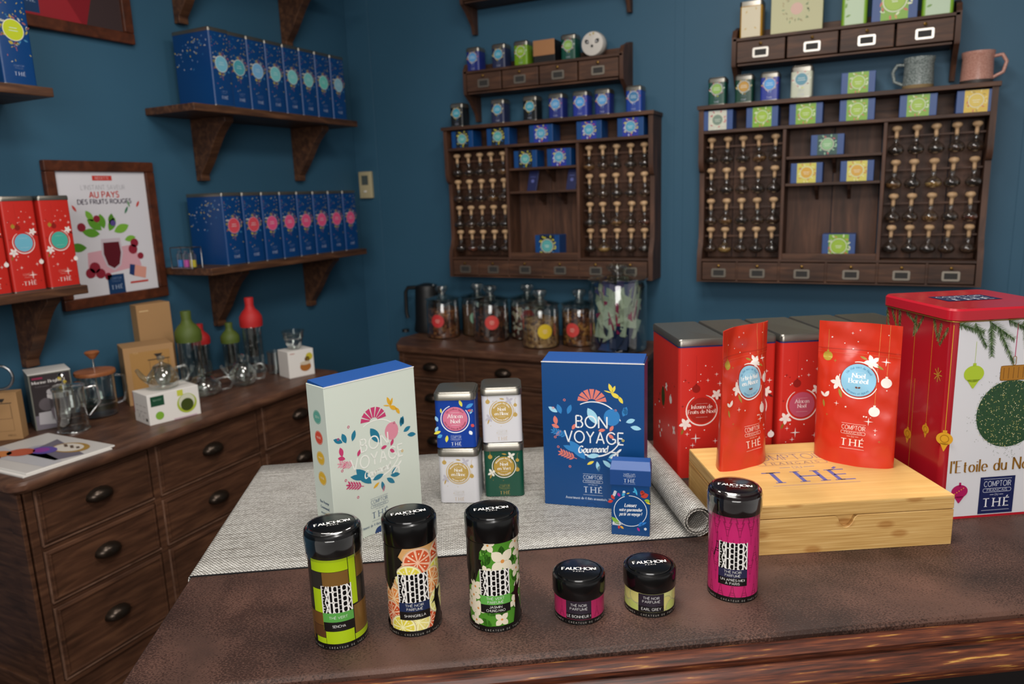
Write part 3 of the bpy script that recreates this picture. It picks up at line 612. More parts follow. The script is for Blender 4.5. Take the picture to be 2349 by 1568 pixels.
cv.up(); cv.poly([(-.045, .19), (-.03, .14), (0, .12), (.03, .14), (.045, .19), (.04, .25), (-.04, .25)], '#c9bcc4'); cv.up(); cv.poly([(-.036, .19), (-.024, .145), (0, .13), (.024, .145), (.036, .19), (.033, .235), (-.033, .235)], '#5c1420')
for x, y, r in ((-.11, .3, .017), (-.045, .33, .014), (-.1, .12, .02), (-.08, .14, .022), (-.06, .115, .02), (.09, .2, .02), (.1, .225, .018), (-.03, .1, .015), (.12, .17, .014)): cv.circ(x, y, r, '#8e2334', 12)
cv.circ(.02, .31, .012, '#5a4a8c', 8); cv.leaf(.075, .345, .035, .01, 60, '#3f7a5a', 4); cv.leaf(.1, .37, .03, .008, 100, '#6a9a6a', 4)
cv.leaf(-.12, .36, .03, .01, 120, '#c8453c', 4); cv.leaf(.13, .37, .03, .01, 60, '#c8453c', 4)
cv.poly([(.08, .09), (.13, .075), (.14, .12), (.09, .135)], '#d99a8a'); cv.poly([(.06, .1), (.08, .09), (.09, .135), (.068, .14)], '#23386a')
cv.rect(-.035, .0, .035, .105, '#173a63'); cv.up(); logo(cv, 0, .098, .052, '#8aa0bf', '#a8b9d0', False); cv.rect(.06, .06, .14, .068, '#c0423a')
picture('framed_poster', 'framed white poster of berries and red drink behind the red tins', 1.605, 2.037, 1.145, 1.671, .038, cv)
cv = Cv(); cv.rect(-.35, 0, .35, .9, '#7f1620'); cv.up(); cv.poly([(-.3, 0), (.12, .0), (.05, .12), (-.3, .2)], '#96212a'); cv.poly([(.12, .03), (.3, .03), (.3, .4), (.2, .3)], '#3b2c2c'); cv.circ(.1, .2, .06, '#c9bdb8', 20); cv.up().circ(.1, .21, .045, '#5c1420', 18)
for a, b in ((.0, .12), (.04, .16), (-.03, .2)): cv.circ(a, b, .012, '#a8323c', 8)
cv.rect(-.12, .04, -.05, .135, '#173a63'); cv.up(); logo(cv, -.085, .125, .05, '#5f7aa0', '#a8b9d0', False)
picture('framed_poster', 'framed dark red poster with a small blue square, cut by top edge', 1.43, 2.03, 2.105, 2.8, .04, cv)

# ------------------------------------------------------------------ wall racks on the back wall
YF = 3.2
def drawer(t, x0, x1, z0, z1, y=YF, lit_holders=False, ly=0):
    """small drawer front with card holder, in thing coordinates"""
    g = .004
    d = MB().box(x0+g, x1-g, -.004, .10, z0+g, z1-g).build('drawer', M['rack'], t, bevel=.002)
    cx = (x0+x1)/2; cz = z0 + (z1-z0)*.42
    hw, hh = .030, .0185; fm = M['chrome'] if lit_holders else M['wire']
    for a, b, c, e in ((cx-hw, cx+hw, cz+hh-.006, cz+hh), (cx-hw, cx+hw, cz-hh, cz-hh+.006), (cx-hw, cx-hw+.007, cz-hh, cz+hh), (cx+hw-.007, cx+hw, cz-hh, cz+hh)):
        pass
    mb = MB(); o = rrect(cx-hw, cx+hw, cz-hh, cz+hh, 0, .006, 3); i_ = rrect(cx-hw+.008, cx+hw-.008, cz-hh+.007, cz+hh-.007, 0, .001, 3)
    n = len(o); mb.add([(p[0], -.0045, p[1]) for p in o] + [(p[0], -.0045, p[1]) for p in i_] + [(p[0], -.0075, p[1]) for p in o] + [(p[0], -.0075, p[1]) for p in i_],
           [(2*n+j, 2*n+(j+1) % n, 3*n+(j+1) % n, 3*n+j) for j in range(n)] + [(j, (j+1) % n, 2*n+(j+1) % n, 2*n+j) for j in range(n)] + [(n+j, n+(j+1) % n, 3*n+(j+1) % n, 3*n+j) for j in range(n)] + [(j, (j+1) % n, n+(j+1) % n, n+j) for j in range(n)])
    mb.build('card_holder', M['holder_lit'] if lit_holders else M['holder'], d, 40)
    bx('card', M['card'], d, cx-hw+.007, cx+hw-.007, -.0058, -.0045, cz-hh+.006, cz+hh-.006, 0)
    MB().lathe([(.0, .012), (.0055, .010), (.0062, .007), (.003, .003), (.003, 0)], 12, (cx, -.004, z1-.018), (0, -1, 0)).build('knob', M['brass'], d, 50)
    return d
M['holder'] = plain('steel_card_holder', '#8f877b', .38, .8); M['holder_lit'] = plain('lit_steel_card_holder', '#e8e2d8', .3, .35)  # second one is a lit copy of the holder steel, light put into its colour
def side_profile(z0, z1, d_full, low=None):
    """scalloped side board in (y, z); back at y=0 (wall), front negative"""
    return [(0, z0), (-d_full, z0), (-d_full, z1), (0, z1)]
DP = WY - YF                                             # rack depth
def wall_rack(X0, label, ctr):
    t = thing('wall_rack', label, 'rack', (X0, YF, 1.1)); W = 1.05; H = .73
    b = DP
    # back boards: planks in three bays
    for x0, x1, n in ((.02, .33, 3), (.345, .69, 2), (.705, 1.03, 3)):
        for i in range(n):
            a = x0+(x1-x0)*i/n; MB().box(a+.0012, a+(x1-x0)/n-.0012, b-.014, b-.002, .09, .617).build('back_plank', M['rackv'], t, bevel=.0015)
    bx('back_board', M['rack'], t, .02, W-.02, b-.012, b-.002, .618, H-.016)
    # scalloped sides
    P = [(b, 0), (0, 0), (0, .1), (.004, .13), (.02, .16), (.03, .19), (.03, .46)]
    P += [(.03-.03*math.sin(PI/2*i/6), .46+.06*(1-math.cos(PI/2*i/6))) for i in range(1, 7)] + [(0, H), (b, H)]
    for x in (0, W-.02): MB().prism(P, x, x+.02, 'x').build('side_board', M['rackv'], t, 40)
    bx('top_board', M['rack'], t, -.006, W+.006, -.012, b, H-.016, H)
    bx('box_shelf', M['rack'], t, .02, W-.02, 0, b-.014, .617, .630)
    for x in (.333, .693): bx('upright', M['rackv'], t, x, x+.013, .004, b-.014, .095, .617)
    for z in (.540, .414, .287, .167):
        for x0, x1 in ((.02, .333), (.706, 1.03)):
            bx('flask_rail', M['rack'], t, x0, x1, .0615, .075, z+.021, z+.029)
    bx('bottom_board', M['rack'], t, .02, W-.02, 0, b-.014, .088, .098); bx('floor_board', M['rack'], t, .02, W-.02, 0, b-.002, 0, .006)
    bx('kick_rail', M['rack'], t, .346, .693, .004, .02, .098, .122)
    for z, br in ctr:
        bx('centre_shelf', M['rack'], t, .347, .692, .012, b-.014, z-.011, z)
        for x in br: MB().prism([(b-.014, z-.011), (.03, z-.011), (.05, z-.03), (.1, z-.05), (b-.02, z-.068), (b-.014, z-.068)], x-.006, x+.006, 'x').build('shelf_bracket', M['rack'], t)
    xs = [0.02, .163, .34, .518, .70, .872, 1.03]; xs = [.02, .168, .336, .515, .700, .870, 1.03]
    for i in range(6):
        drawer(t, xs[i], xs[i+1], .006, .088)
        if i: bx('drawer_divider', M['rack'], t, xs[i]-.004, xs[i]+.004, 0, .1, .006, .088, 0)
    return t
R1, R2 = -1.947, -.702
wall_rack(R1, 'wooden wall rack with flasks, hanging left above the jar dresser', ((.52, (.535,)), (.412, (.483, .592))))
wall_rack(R2, 'wooden wall rack with flasks, hanging right above the red tins', ((.508, (.523,)), (.403, (.462, .582))))

def top_rack(X0, z0, label, lit_holders=False, lift=0):
    t = thing('drawer_shelf', label, 'shelf', (X0, YF, z0)); b = DP; W = .785
    bx('top_board', M['rack'], t, .0, W, 0, b, .095, .107); bx('under_board', M['rack'], t, .02, W-.02, 0, b, 0, .008)
    P = [(b, -.115), (b-.03, -.115), (b-.04, -.08), (.05, -.03), (.004, 0), (0, .01), (0, .11), (.02, .14), (.06, .15), (.1, .165), (b, .17)]
    for x in (-.004, W-.014): MB().prism(P, x, x+.018, 'x').build('side_board', M['rackv'], t, 30)
    bx('back_rail', M['rack'], t, .014, W-.014, b-.016, b-.002, .115, .15); bx('back_board', M['rack'], t, .014, W-.014, b-.012, b-.002, 0, .095)
    for i in range(4): drawer(t, .014+i*(W-.028)/4, .014+(i+1)*(W-.028)/4, .008, .095, lit_holders=lit_holders)
    return t
UT = 2.078
top_rack(-1.817, UT-.107, 'small shelf of four drawers above the left wall rack, panda tin on top')
top_rack(-.572, UT-.107, 'small shelf of four drawers with bright label holders above the right rack', True)
top_rack(-1.817, UT-.107+.405, 'topmost drawer shelf above the left rack, only its feet in view')

# ------------------------------------------------------------------ tea flasks
STO = MB().lathe([(0, .0), (.006, 0), (.0068, .02), (.0062, .030), (.010, .035), (.0165, .042), (.0165, .05), (.012, .058), (0, .061)], 16)
FLK = MB().lathe([(.0095, .0), (.0085, -.004), (.0085, -.022), (.014, -.028), (.023, -.038), (.0275, -.050), (.027, -.062), (.020, -.073), (.008, -.078), (0, -.078)], 20)
TEAM = MB().lathe([(0, -.052), (.012, -.050), (.0255, -.053), (.0262, -.061), (.0195, -.0715), (.007, -.0765), (0, -.0765)], 16)
HOOKW = MB().tube([(.012*math.cos(R(a)), .012*math.sin(R(a)), .004) for a in range(0, 360, 30)], .0012, 5, True)
def flask_proto(tm):
    t = thing('tea_flask', '', 'flask')
    STO.build('stopper', M['cork'], t, 50); FLK.build('glass_bulb', M['glass'], t, 60); TEAM.build('tea', TEA[tm], t, 50); HOOKW.build('neck_ring', M['wire'], t, 60); return t
FP = []
rowz = [.567, .441, .315, .194]; rown = ['top', 'second', 'third', 'bottom']
SPOT = {(0, 0, 0, 4): 2, (0, 0, 1, 3): 2, (0, 1, 0, 0): 2, (0, 1, 3, 1): 3, (0, 1, 2, 4): 4, (0, 1, 2, 2): 2, (1, 0, 0, 3): 2, (1, 0, 3, 1): 3, (1, 1, 1, 2): 3, (1, 1, 0, 3): 1, (1, 1, 2, 2): 2, (1, 1, 2, 4): 4, (1, 0, 2, 1): 2, (0, 0, 3, 1): 4, (1, 1, 1, 0): 2, (0, 1, 1, 0): 1}
rnd = random.Random(4); pr = {}
for u, X0 in enumerate((R1, R2)):
    for s_, (xa, xb) in enumerate(((.045, .30), (.74, 1.0))):
        for r in range(4):
            for c in range(5):
                tm = SPOT.get((u, s_, r, c), rnd.choice((0, 0, 1, 1, 0)))
                if tm in pr: t = copy_tree(pr[tm])
                else: t = pr[tm] = flask_proto(tm)
                t.location = (X0 + xa + (xb-xa)*c/4 + rnd.uniform(-.002, .002), YF+.049, 1.1 + (.556, .430, .303, .183)[r]); t.rotation_euler = (R(rnd.uniform(-3, 3)), R(rnd.uniform(-4, 4)), rnd.uniform(0, 6)); t.scale = (1.06, 1.06, .8)
                pos = ('leftmost', 'second from left', 'middle', 'second from right', 'rightmost')[c]
                t['label'] = 'round glass tea flask, %s in %s row, %s bay of the %s rack' % (pos, rown[r], ('left', 'right')[s_], ('left', 'right')[u])
                t['group'] = 'tea flasks in the %s wall rack' % ('left', 'right')[u]

# ------------------------------------------------------------------ small tins and boxes on the racks
def art_small(circ, flecks, base=None, w=.066, big=True, gold=False):
    cv = Cv(); rnd = random.Random(8)
    scatter_wreath(cv, 0, .062, .019, flecks, 14, .9, rnd)
    for i in range(8): cv.circ(rnd.uniform(-.028, .028), rnd.uniform(.03, .09), .001, rnd.choice(flecks), 6)
    cv.up(); cv.arc(0, .062, .0225, .0022, 0, 360, '#d8d8d4', 24); cv.up().circ(0, .062, .0198, circ, 24); cv.up()
    for i, q in enumerate((.022, .026)): cv.rect(-q/2, .065-.007*i, q/2, .0665-.007*i, '#e6eee8')
    logo(cv, 0, .03, .022, '#9aa4c0', '#c0c6d8', False); return cv
def small_tin(body, art, lid='steel'):
    w = .07; h = .108; t = thing('tea_tin', '', 'tin')
    MB().loft([rrect(-w/2, w/2, 0, w, .002, .009), rrect(-w/2, w/2, 0, w, h-.018, .009)]).build('body', body, t, 40)
    e = .0012; MB().loft([rrect(-w/2-e, w/2+e, -e, w+e, h-.020, .010), rrect(-w/2-e, w/2+e, -e, w+e, h-.006, .010), rrect(-w/2+.002, w/2-.002, .002, w-.002, h-.003, .008), rrect(-w/2+.003, w/2-.003, .003, w-.003, h, .008)]).build('lid', M[lid], t, 40)
    MB().loft([rrect(-w/2-.0008, w/2+.0008, -.0008, w+.0008, 0, .010), rrect(-w/2-.0008, w/2+.0008, -.0008, w+.0008, .003, .010)]).build('base_rim', M[lid], t, 40)
    art.build('front_print', t, flat_y(), .00015); return t
def body(h): return plain('tin_' + h[1:], h, .36)
FL = {'y': ['#d8c43a', '#e7dfb0', '#3f86b8', '#b8b03a'], 'p': ['#d8c43a', '#c8506a', '#8fb8e0', '#e6e2ee'], 'g': ['#c84a50', '#e6efe0', '#d0d84a', '#e6efe0'], 'o': ['#d8b04a', '#e6d8a0', '#c89a3a', '#e6efe0']}
STY = {'night': ('#14181c', '#47a3b8', 'y'), 'indigo': ('#23307c', '#5fa3d8', 'p'), 'lime': ('#6f9a17', '#8fb52a', 'g'), 'pine': ('#0f4a3c', '#8fb858', 'g'), 'royal': ('#1a3f98', '#3f7ca8', 'p'),
       'pinegold': ('#0f3f30', '#c0923a', 'o'), 'white': ('#c9cdb8', '#5a94a8', 'g'), 'blue2': ('#2a3a98', '#4fa0e0', 'p'), 'slate': ('#272f50', '#4fa6c4', 'y')}
TP = {}
def put_small(sty, px, label, zz, group, y=YF-.001, sc_=1.0):
    if sty in TP: t = copy_tree(TP[sty])
    else:
        b, c, f = STY[sty]; t = TP[sty] = small_tin(body(b), art_small(c, FL[f]))
    p = ony(px, 0, y)  # only the x of the ray at shelf height matters: solve at the shelf height
    # find pixel row for the shelf height at this x by stepping
    q = None
    for yy in range(-200, 900, 2):
        q2 = ony(px, yy, y)
        if q2.z <= zz+.05: q = q2; break
    t.location = (q.x, y, zz); t.scale = (sc_,)*3; t['label'] = label; t['group'] = group; return t
Z1 = 1.83
g1 = 'small tins on top of the left rack'
for px, sty, lab in ((1047, 'night', 'small black tin at the left end on top of the left rack'), (1141, 'slate', 'small dark slate tin on top of the left rack, second from left'), (1215, 'night', 'small black tin on top of the left rack, third from left'),
                     (1274, 'indigo', 'small indigo tin with red flecks on top of the left rack, beside the black tin'), (1330, 'blue2', 'small indigo tin with the brightest blue label on the left rack'), (1381, 'indigo', 'small indigo tin on top of the left rack, third indigo one along'), (1453, 'royal', 'small royal blue tin with empty ring at right end of the left rack')):
    put_small(sty, px, lab, Z1, g1)
g2 = 'small tins on the drawer shelf above the left rack'
for px, sty, lab in ((1084, 'indigo', 'small indigo tin at the left end of the left drawer shelf'), (1143, 'slate', 'small black tin with turquoise label on the left drawer shelf'), (1194, 'lime', 'small lime green tin on the left drawer shelf'), (1303, 'pine', 'small dark green tin beside the panda tin on the drawer shelf')):
    put_small(sty, px, lab, UT, g2, YF+.02)
g3 = 'small tins on top of the right rack'
for px, sty, lab in ((1644, 'pine', 'small dark green tin with light green label on the right rack'), (1706, 'pinegold', 'small dark green tin with gold label on the right rack'), (1765, 'blue2', 'small blue tin with bright lid on top of the right rack'), (1838, 'white', 'small pale mint tin with blue label on the right rack')):
    put_small(sty, px, lab, Z1, g3, sc_=1.0 if sty != 'white' else 1.12)

def sachet_box(wrap, panel, circ, flecks, w=.118, h=.078, d=.09):
    t = thing('tea_box', '', 'box'); bx('carton', wrap, t, -w/2, w/2, 0, d, 0, h, .0015)
    cv = Cv(); a = w*.30; cv.rect(-a, 0.001, a, h-.001, panel); cv.up(); rnd = random.Random(6); scatter_wreath(cv, 0, h*.52, h*.27, flecks, 16, 1.1, rnd); cv.up()
    cv.arc(0, h*.52, h*.30, h*.03, 0, 360, '#e0e2c8', 22); cv.up().circ(0, h*.52, h*.265, circ, 22); cv.up()
    for i, q in enumerate((.024, .018)): cv.rect(-q/2, h*.53-.007*i, q/2, h*.55-.007*i, '#eef0e0')
    cv.build('front_print', t, flat_y(), .0002); return t
BX = {'night': ('blueb', '#1c2430', '#5fb0b0', ['#d8cf3a', '#d8cf3a', '#2f7ab8']), 'indigo': ('blueb', '#2a3aa0', '#58a8c8', ['#c84a6a', '#d8cf3a', '#e0e4f0']), 'lime': ('slateb', '#7fae2c', '#9fc23a', ['#c8a050', '#dfe8c0', '#c86a50']),
      'white': ('slateb', '#cfd0c0', '#7f9484', ['#d9dccb', '#c8505a', '#dfe0d0']), 'yellow': ('slateb', '#d9b62c', '#dcc04a', ['#a88a20', '#e8d88a', '#c86a40']), 'lemon': ('slateb', '#d6cc58', '#dba83a', ['#e8e2a0', '#c8783a', '#e8e2a0']), 'pine': ('slateb', '#1f4a44', '#8fc08a', ['#c85a60', '#9fd0a8', '#9fd0a8'])}
M['slateb'] = plain('blue_card_dusty', '#31508a', .45)
BP = {}
def put_box(sty, px, py, label, X0=None, y=YF+.004, group=None, h=.078, w=.118, z=None, rz=0):
    key = (sty, h, w)
    if key in BP: t = copy_tree(BP[key])
    else: t = BP[key] = sachet_box(M[BX[sty][0]], BX[sty][1], BX[sty][2], BX[sty][3], w, h)
    p = ony(px, py, y); t.location = (p.x, y, z if z is not None else p.z); t.rotation_euler = (0, 0, R(rz)); t['label'] = label; t['group'] = group; return t
gb = 'tea boxes in the left rack'
ZS = 1.1+.630
for px, sty, lab in ((1060, 'night', 'blue and black tea box at left end of the left rack shelf'), (1142, 'night', 'blue and black tea box on the left rack shelf, second from left'), (1241, 'indigo', 'blue tea box with indigo panel on left rack shelf, the middle one'), (1351, 'indigo', 'blue tea box with indigo panel on left rack shelf, second from right'), (1446, 'indigo', 'blue tea box with indigo panel at right end of the left rack shelf')):
    put_box(sty, px, 320, lab, z=ZS, group=gb)
put_box('night', 1205, 372, 'blue and black tea box on the centre shelf of the left rack', z=1.62, y=YF+.014, group=gb)
put_box('indigo', 1282, 365, 'blue tea box with indigo panel on the centre shelf of the left rack', z=1.62, y=YF+.014, group=gb)
put_box('night', 1255, 560, 'large blue and black tea box at the foot of the left rack', z=1.1+.098, y=YF+.03, group=gb, h=.105, w=.125)
gb = 'tea boxes in the right rack'
for px, sty, lab in ((1646, 'white', 'tea box with white panel at left end of the right rack'), (1748, 'lime', 'green tea box on the right rack shelf, next to the white one'), (1848, 'lime', 'green tea box on the right rack shelf, third from left'), (1965, 'lime', 'green tea box on the right rack shelf, third from right'), (2104, 'lime', 'green tea box on the right rack shelf, beside the yellow one'), (2236, 'yellow', 'yellow tea box at right end of the right rack shelf')):
    put_box(sty, px, 270, lab, z=ZS, group=gb, w=.122)
put_box('lime', 1968, 200, 'green tea box standing on top of the right rack', z=Z1, group=gb, y=YF+.01)
put_box('pine', 1898, 325, 'dark green tea box on the upper centre shelf of the right rack', z=1.608, y=YF+.014, group=gb, w=.12)
put_box('lemon', 1850, 392, 'yellow tea box at left on the centre shelf of the right rack', z=1.503, y=YF+.014, group=gb, w=.118)
put_box('lemon', 1966, 386, 'yellow tea box at right on the centre shelf of the right rack', z=1.503, y=YF+.014, group=gb, w=.118)
put_box('lime', 1925, 530, 'large green tea box at the foot of the right rack', z=1.1+.098, y=YF+.03, group=gb, h=.1, w=.122)

# two small dark packets on the second centre shelf of the left rack
for px, nm in ((1217, 'left'), (1307, 'right')):
    p = ony(px, 430, YF+.02); t = thing('tea_packet', 'flat dark indigo packet leaning at the %s of the left rack shelf' % nm, 'packet', (p.x, YF+.03, 1.512), 0, 'dark packets in the left rack')
    MB().loft([[(-.024, 0, 0), (.024, 0, 0), (.024, .008, 0), (-.024, .008, 0)], [(-.016, .02, .092), (.032, .02, .092), (.032, .026, .092), (-.016, .026, .092)]]).build('packet', plain('indigo_packet', '#1c2350', .4), t, bevel=.001)
    cv = Cv(); cv.circ(0, 0, .008, '#5a63a0', 14); cv.rect(-.012, .018, .012, .02, '#5a63a0'); cv.build('packet_print', t, lambda u, v, e: (u+.004, .0098-e-.001+.2174*v, .045+v), .0002)

# things on the drawer shelf: copper box, panda tin
t = thing('tea_caddy', 'black box with copper coloured front on the left drawer shelf', 'box', (ony(1248, 140, YF+.01).x, YF+.01, UT))
bx('case', M['blackmat'], t, -.052, .052, .001, .09, 0, .095); bx('copper_panel', plain('copper_card', '#b8845a', .35, .3), t, -.052, .052, -.001, .001, .03, .096, .0005)
t = thing('panda_tin', 'round white tin with a panda face on the left drawer shelf', 'tin', (ony(1357, 110, YF+.01).x, YF+.015, UT+.0005))
MB().lathe([(.0, -.0), (.045, .001), (.053, .01), (.054, .04), (.049, .055), (0, .058)], 32, (0, .058, .054), (0, -1, 0)).build('round_body', plain('white_enamel', '#cfcac2', .3, coat=.3), t, 40)
cv = Cv()
for sx in (-1, 1): cv.leaf(sx*.032, .072, .024, .017, 225 if sx > 0 else -45, '#1b1b1b', 6); 
cv.up()
for sx in (-1, 1): cv.circ(sx*.021, .062, .003, '#e8e8e8', 8)
cv.circ(0, .044, .006, '#1b1b1b', 10); cv.leaf(.004, .09, .012, .007, 60, '#b8a04a', 4); cv.leaf(-.004, .088, .01, .006, 140, '#b8a04a', 4)
cv.build('face_print', t, flat_y(0, .0), .0003)

# top of the right drawer shelf (cut by the top edge)
def on_top(px, y=YF+.01): return ony(px, 60, y).x
t = thing('tea_tin', 'pale tin with gold edges at left end of the right drawer shelf', 'tin', (on_top(1722), YF+.01, UT))
MB().loft([rrect(-.043, .043, 0, .085, 0, .01), rrect(-.043, .043, 0, .085, .118, .01)]).build('body', plain('gold_tin', '#b8892c', .35), t, 40)
MB().loft([rrect(-.044, .044, -.001, .086, .118, .011), rrect(-.044, .044, -.001, .086, .135, .011)]).build('lid', M['steel'], t, 40)
cv = Cv(); cv.rect(-.036, .002, .036, .115, '#d8cdb0'); cv.up(); [cv.leaf(x, y, .012, .005, a, '#c8a85a', 4) for x, y, a in ((-.02, .09, 60), (.02, .1, 100), (-.025, .03, 30), (.022, .03, 140))]; cv.build('front_print', t, flat_y())
t = thing('gift_box', 'square cream box with round floral wreath on the right drawer shelf', 'box', (on_top(1826), YF+.012, UT))
bx('carton', plain('cream_card', '#c6c49c', .6), t, -.094, .094, 0, .04, 0, .175)
cv = Cv(); rnd = random.Random(12)
for i in range(30): a = 12*i; cv.leaf(.045*math.cos(R(a))*rnd.uniform(.9, 1.1), .085+.045*math.sin(R(a))*rnd.uniform(.9, 1.1), .013, .005, rnd.uniform(0, 360), rnd.choice(('#8f8a60', '#a89a6a', '#7f8f60')), 4)
cv.circ(0, .085, .022, '#d0a898', 20); cv.build('front_print', t, flat_y())
for px, w, nm, wr, side_c, cat in ((1958, .044, 'tall pale green tin on the right drawer shelf, left of the box', '#b9cfae', '#7fae2c', 'tin'), (2148, .05, 'tall pale green tin at the right end of the right drawer shelf', '#bcd2b4', '#7fb02c', 'tin')):
    t = thing('tea_tin', nm, cat, (on_top(px), YF+.01, UT)); MB().loft([rrect(-w, w, 0, .08, 0, .01), rrect(-w, w, 0, .08, .16, .01)]).build('body', plain('green_tin', side_c, .35), t, 40)
    MB().loft([rrect(-w-.001, w+.001, -.001, .081, .16, .01), rrect(-w-.001, w+.001, -.001, .081, .176, .01)]).build('lid', M['steel'], t, 40)
    cv = Cv(); cv.rect(-w+.012, .002, w-.012, .15, wr); cv.up(); [cv.leaf(-w+.014, .03+.03*i, .02, .008, 20+60*(i % 2), '#6f9a3a', 4) for i in range(4)]; cv.build('front_print', t, flat_y())
put_box('lime', 2052, 20, 'large green tea box between two tall tins on the right drawer shelf', z=UT, y=YF+.01, group=None, h=.13, w=.15); 

# mugs
def mug(px, name, label, m, m2, hx):
    t = thing('mug', label, 'mug', (ony(px, 160, YF+.05).x, YF+.055, Z1)); r = .052; h = .112
    MB().lathe([(0, .006), (r-.014, .006), (r-.012, 0), (r-.003, 0), (r-.001, .006), (r, .012), (r-.003, h*.82), (r-.001, h*.85), (r+.001, h), (r-.003, h), (r-.006, h*.9), (r-.006, .02), (0, .012)], 40).build('cup', m, t, 40)
    P = [(hx*(r-.004), 0, .092), (hx*(r+.022), 0, .095), (hx*(r+.036), 0, .07), (hx*(r+.028), 0, .035), (hx*(r-.003), 0, .02)]
    Q = []
    for i in range(len(P)-1):
        for k in range(4): u = k/4; Q.append(tuple(P[i][j]*(1-u)+P[i+1][j]*u for j in range(3)))
    Q.append(P[-1]); MB().tube(Q, .006, 8).build('handle', m, t, 60)
    MB().lathe([(r-.0045, .0), (r-.001, .001), (r+.0004, .012), (r+.0004, .014)], 40, caps=False).build('foot_band', m2, t, 40)
    t.rotation_euler = (0, 0, R(-12)); return t
def speck(name, a, b, sc_=900):
    m, n, l, bs = newmat(name); tc = n.new('ShaderNodeTexCoord'); v = n.new('ShaderNodeTexNoise'); v.inputs['Scale'].default_value = sc_; l.new(tc.outputs['Object'], v.inputs['Vector'])
    r = ramp(n, [(.4, C(a)), (.6, C(b))]); l.new(v.outputs['Fac'], r.inputs['Fac']); l.new(r.outputs['Color'], bs.inputs['Base Color']); bs.inputs['Roughness'].default_value = .3; return m
mug(2108, 'mug', 'speckled grey stoneware mug on top of the right rack', speck('grey_stoneware', '#5f6a68', '#9aa3a0', 220), plain('raw_clay', '#8a7450', .8), -1)
mug(2242, 'mug', 'speckled pink stoneware mug at right end of the right rack', speck('pink_stoneware', '#b07a6c', '#c89888', 300), M['soot'], 1)
# ------------------------------------------------------------------ dressers
def cup_pull(parent, x, z, s=1.0, y=0):
    """rounded shell pull facing -Y"""
    mb = MB(); w, h, d = .043*s, .027*s, .031*s; loops = []; n = 14
    for i in range(8):
        t = i/7*.98; a = t*PI/2; k = math.cos(a); loops.append([(x + w*k*math.cos(2*PI*j/n), y - d*math.sin(a), z + h*k*math.sin(2*PI*j/n)*(1 if math.sin(2*PI*j/n) > 0 else .72)) for j in range(n)])
    return mb.loft(loops).build('cup_pull', M['pull'], parent, 50)
def big_drawer(t, x0, x1, z0, z1, y=0):
    d = bx('drawer', M['dres'], t, x0, x1, y-.004, y+.05, z0, z1, .004)
    m = MB(); e = .007
    m.box(x0+.006, x1-.006, y-.0075, y-.003, z0+.006, z0+.006+e); m.box(x0+.006, x1-.006, y-.0075, y-.003, z1-.006-e, z1-.006)
    m.box(x0+.006, x0+.006+e, y-.0075, y-.003, z0+.013, z1-.013); m.box(x1-.006-e, x1-.006, y-.0075, y-.003, z0+.013, z1-.013)
    m.build('worn_beading', M['dres'], d, bevel=.0015)
    m = MB(); m.box(x0-.002, x1+.002, y-.0045, y+.004, z0-.0035, z0+.0005); m.box(x0-.0035, x0+.0005, y-.0045, y+.004, z0, z1); m.build('worn_edge', M['bead'], d)
    cup_pull(d, (x0+x1)/2, z0+(z1-z0)*.5, y=y-.004); return d
ZT = .785
# long dresser on the left wall: local x runs along the wall (+Y world), local -Y faces the room
YA0, YA1, XA = 1.075, 2.39, -2.06
t = thing('dresser', 'long dark brown dresser with shell pulls along the left wall', 'dresser', (XA, YA0, 0), R(90))
LA = YA1-YA0; DA = XA-WX-.005
bx('carcass', M['dres'], t, .012, LA-.012, .012, DA, .06, ZT-.03, .003)
cols_ = [(.042, .398), (.428, .862), (.892, LA-.035)]; rows_ = [(.575, .742), (.40, .556), (.155, .381)]
for a in (.012, .402, .866, LA-.032): bx('stile', M['dres'], t, a, a+.024, 0, .03, .05, ZT-.028, .002)
for z in (.556, .381, .13, ZT-.042): bx('rail', M['dres'], t, .02, LA-.02, .002, .03, z, z+.018, .002)
for z0, z1 in rows_:
    for x0, x1 in cols_: big_drawer(t, x0, x1, z0, z1, .001)
top = MB(); top.loft([rrect(-.02, LA+.01, -.028, DA, ZT-.032, .035, 5), rrect(-.03, LA+.015, -.036, DA, ZT-.022, .04, 5), rrect(-.03, LA+.015, -.036, DA, ZT-.008, .04, 5), rrect(-.024, LA+.009, -.03, DA, ZT, .04, 5)])
top.build('top', M['drest'], t, 40)
bx('plinth', M['dres'], t, 0, LA, -.004, .03, 0, .06); bx('side_panel', M['dres'], t, 0, .014, .03, DA-.03, .1, ZT-.05, .002)
for z in (.11, .70): bx('side_rail', M['dres'], t, -.006, .006, .0, DA, z, z+.045, .002)
bx('side_stile', M['dres'], t, -.006, .006, 0, .05, .155, .70, .002); bx('side_stile', M['dres'], t, -.006, .006, DA-.05, DA, .155, .70, .002)
# dresser under the jars
ZB = .80; X0, YB = -2.075, 2.89
t = thing('dresser', 'dark brown dresser carrying the glass jars under the left rack', 'dresser', (X0, YB, 0)); LB = 1.18; DB = WY-YB-.005
bx('carcass', M['dres'], t, .012, LB-.012, .012, DB, .06, ZB-.03, .003)
for a in (0, .338, .778, LB-.024): bx('stile', M['dres'], t, a, a+.026, 0, .03, .05, ZB-.03, .002)
for z in (.625, .45, .19, ZB-.044): bx('rail', M['dres'], t, .02, LB-.02, .002, .03, z, z+.016, .002)
for z0, z1 in ((.643, .754), (.468, .622), (.21, .447)):
    for x0, x1 in ((.03, .335), (.368, .775), (.808, LB-.03)): big_drawer(t, x0, x1, z0, z1, .001)
P = [(-.02, -.03)]; P = [(-.06, DB), (-.10, .16), (-.035, .03), (.0, -.012), (LB*.5, -.02), (LB-.06, .0), (LB-.01, .05), (LB+.03, .14), (LB+.03, DB)]
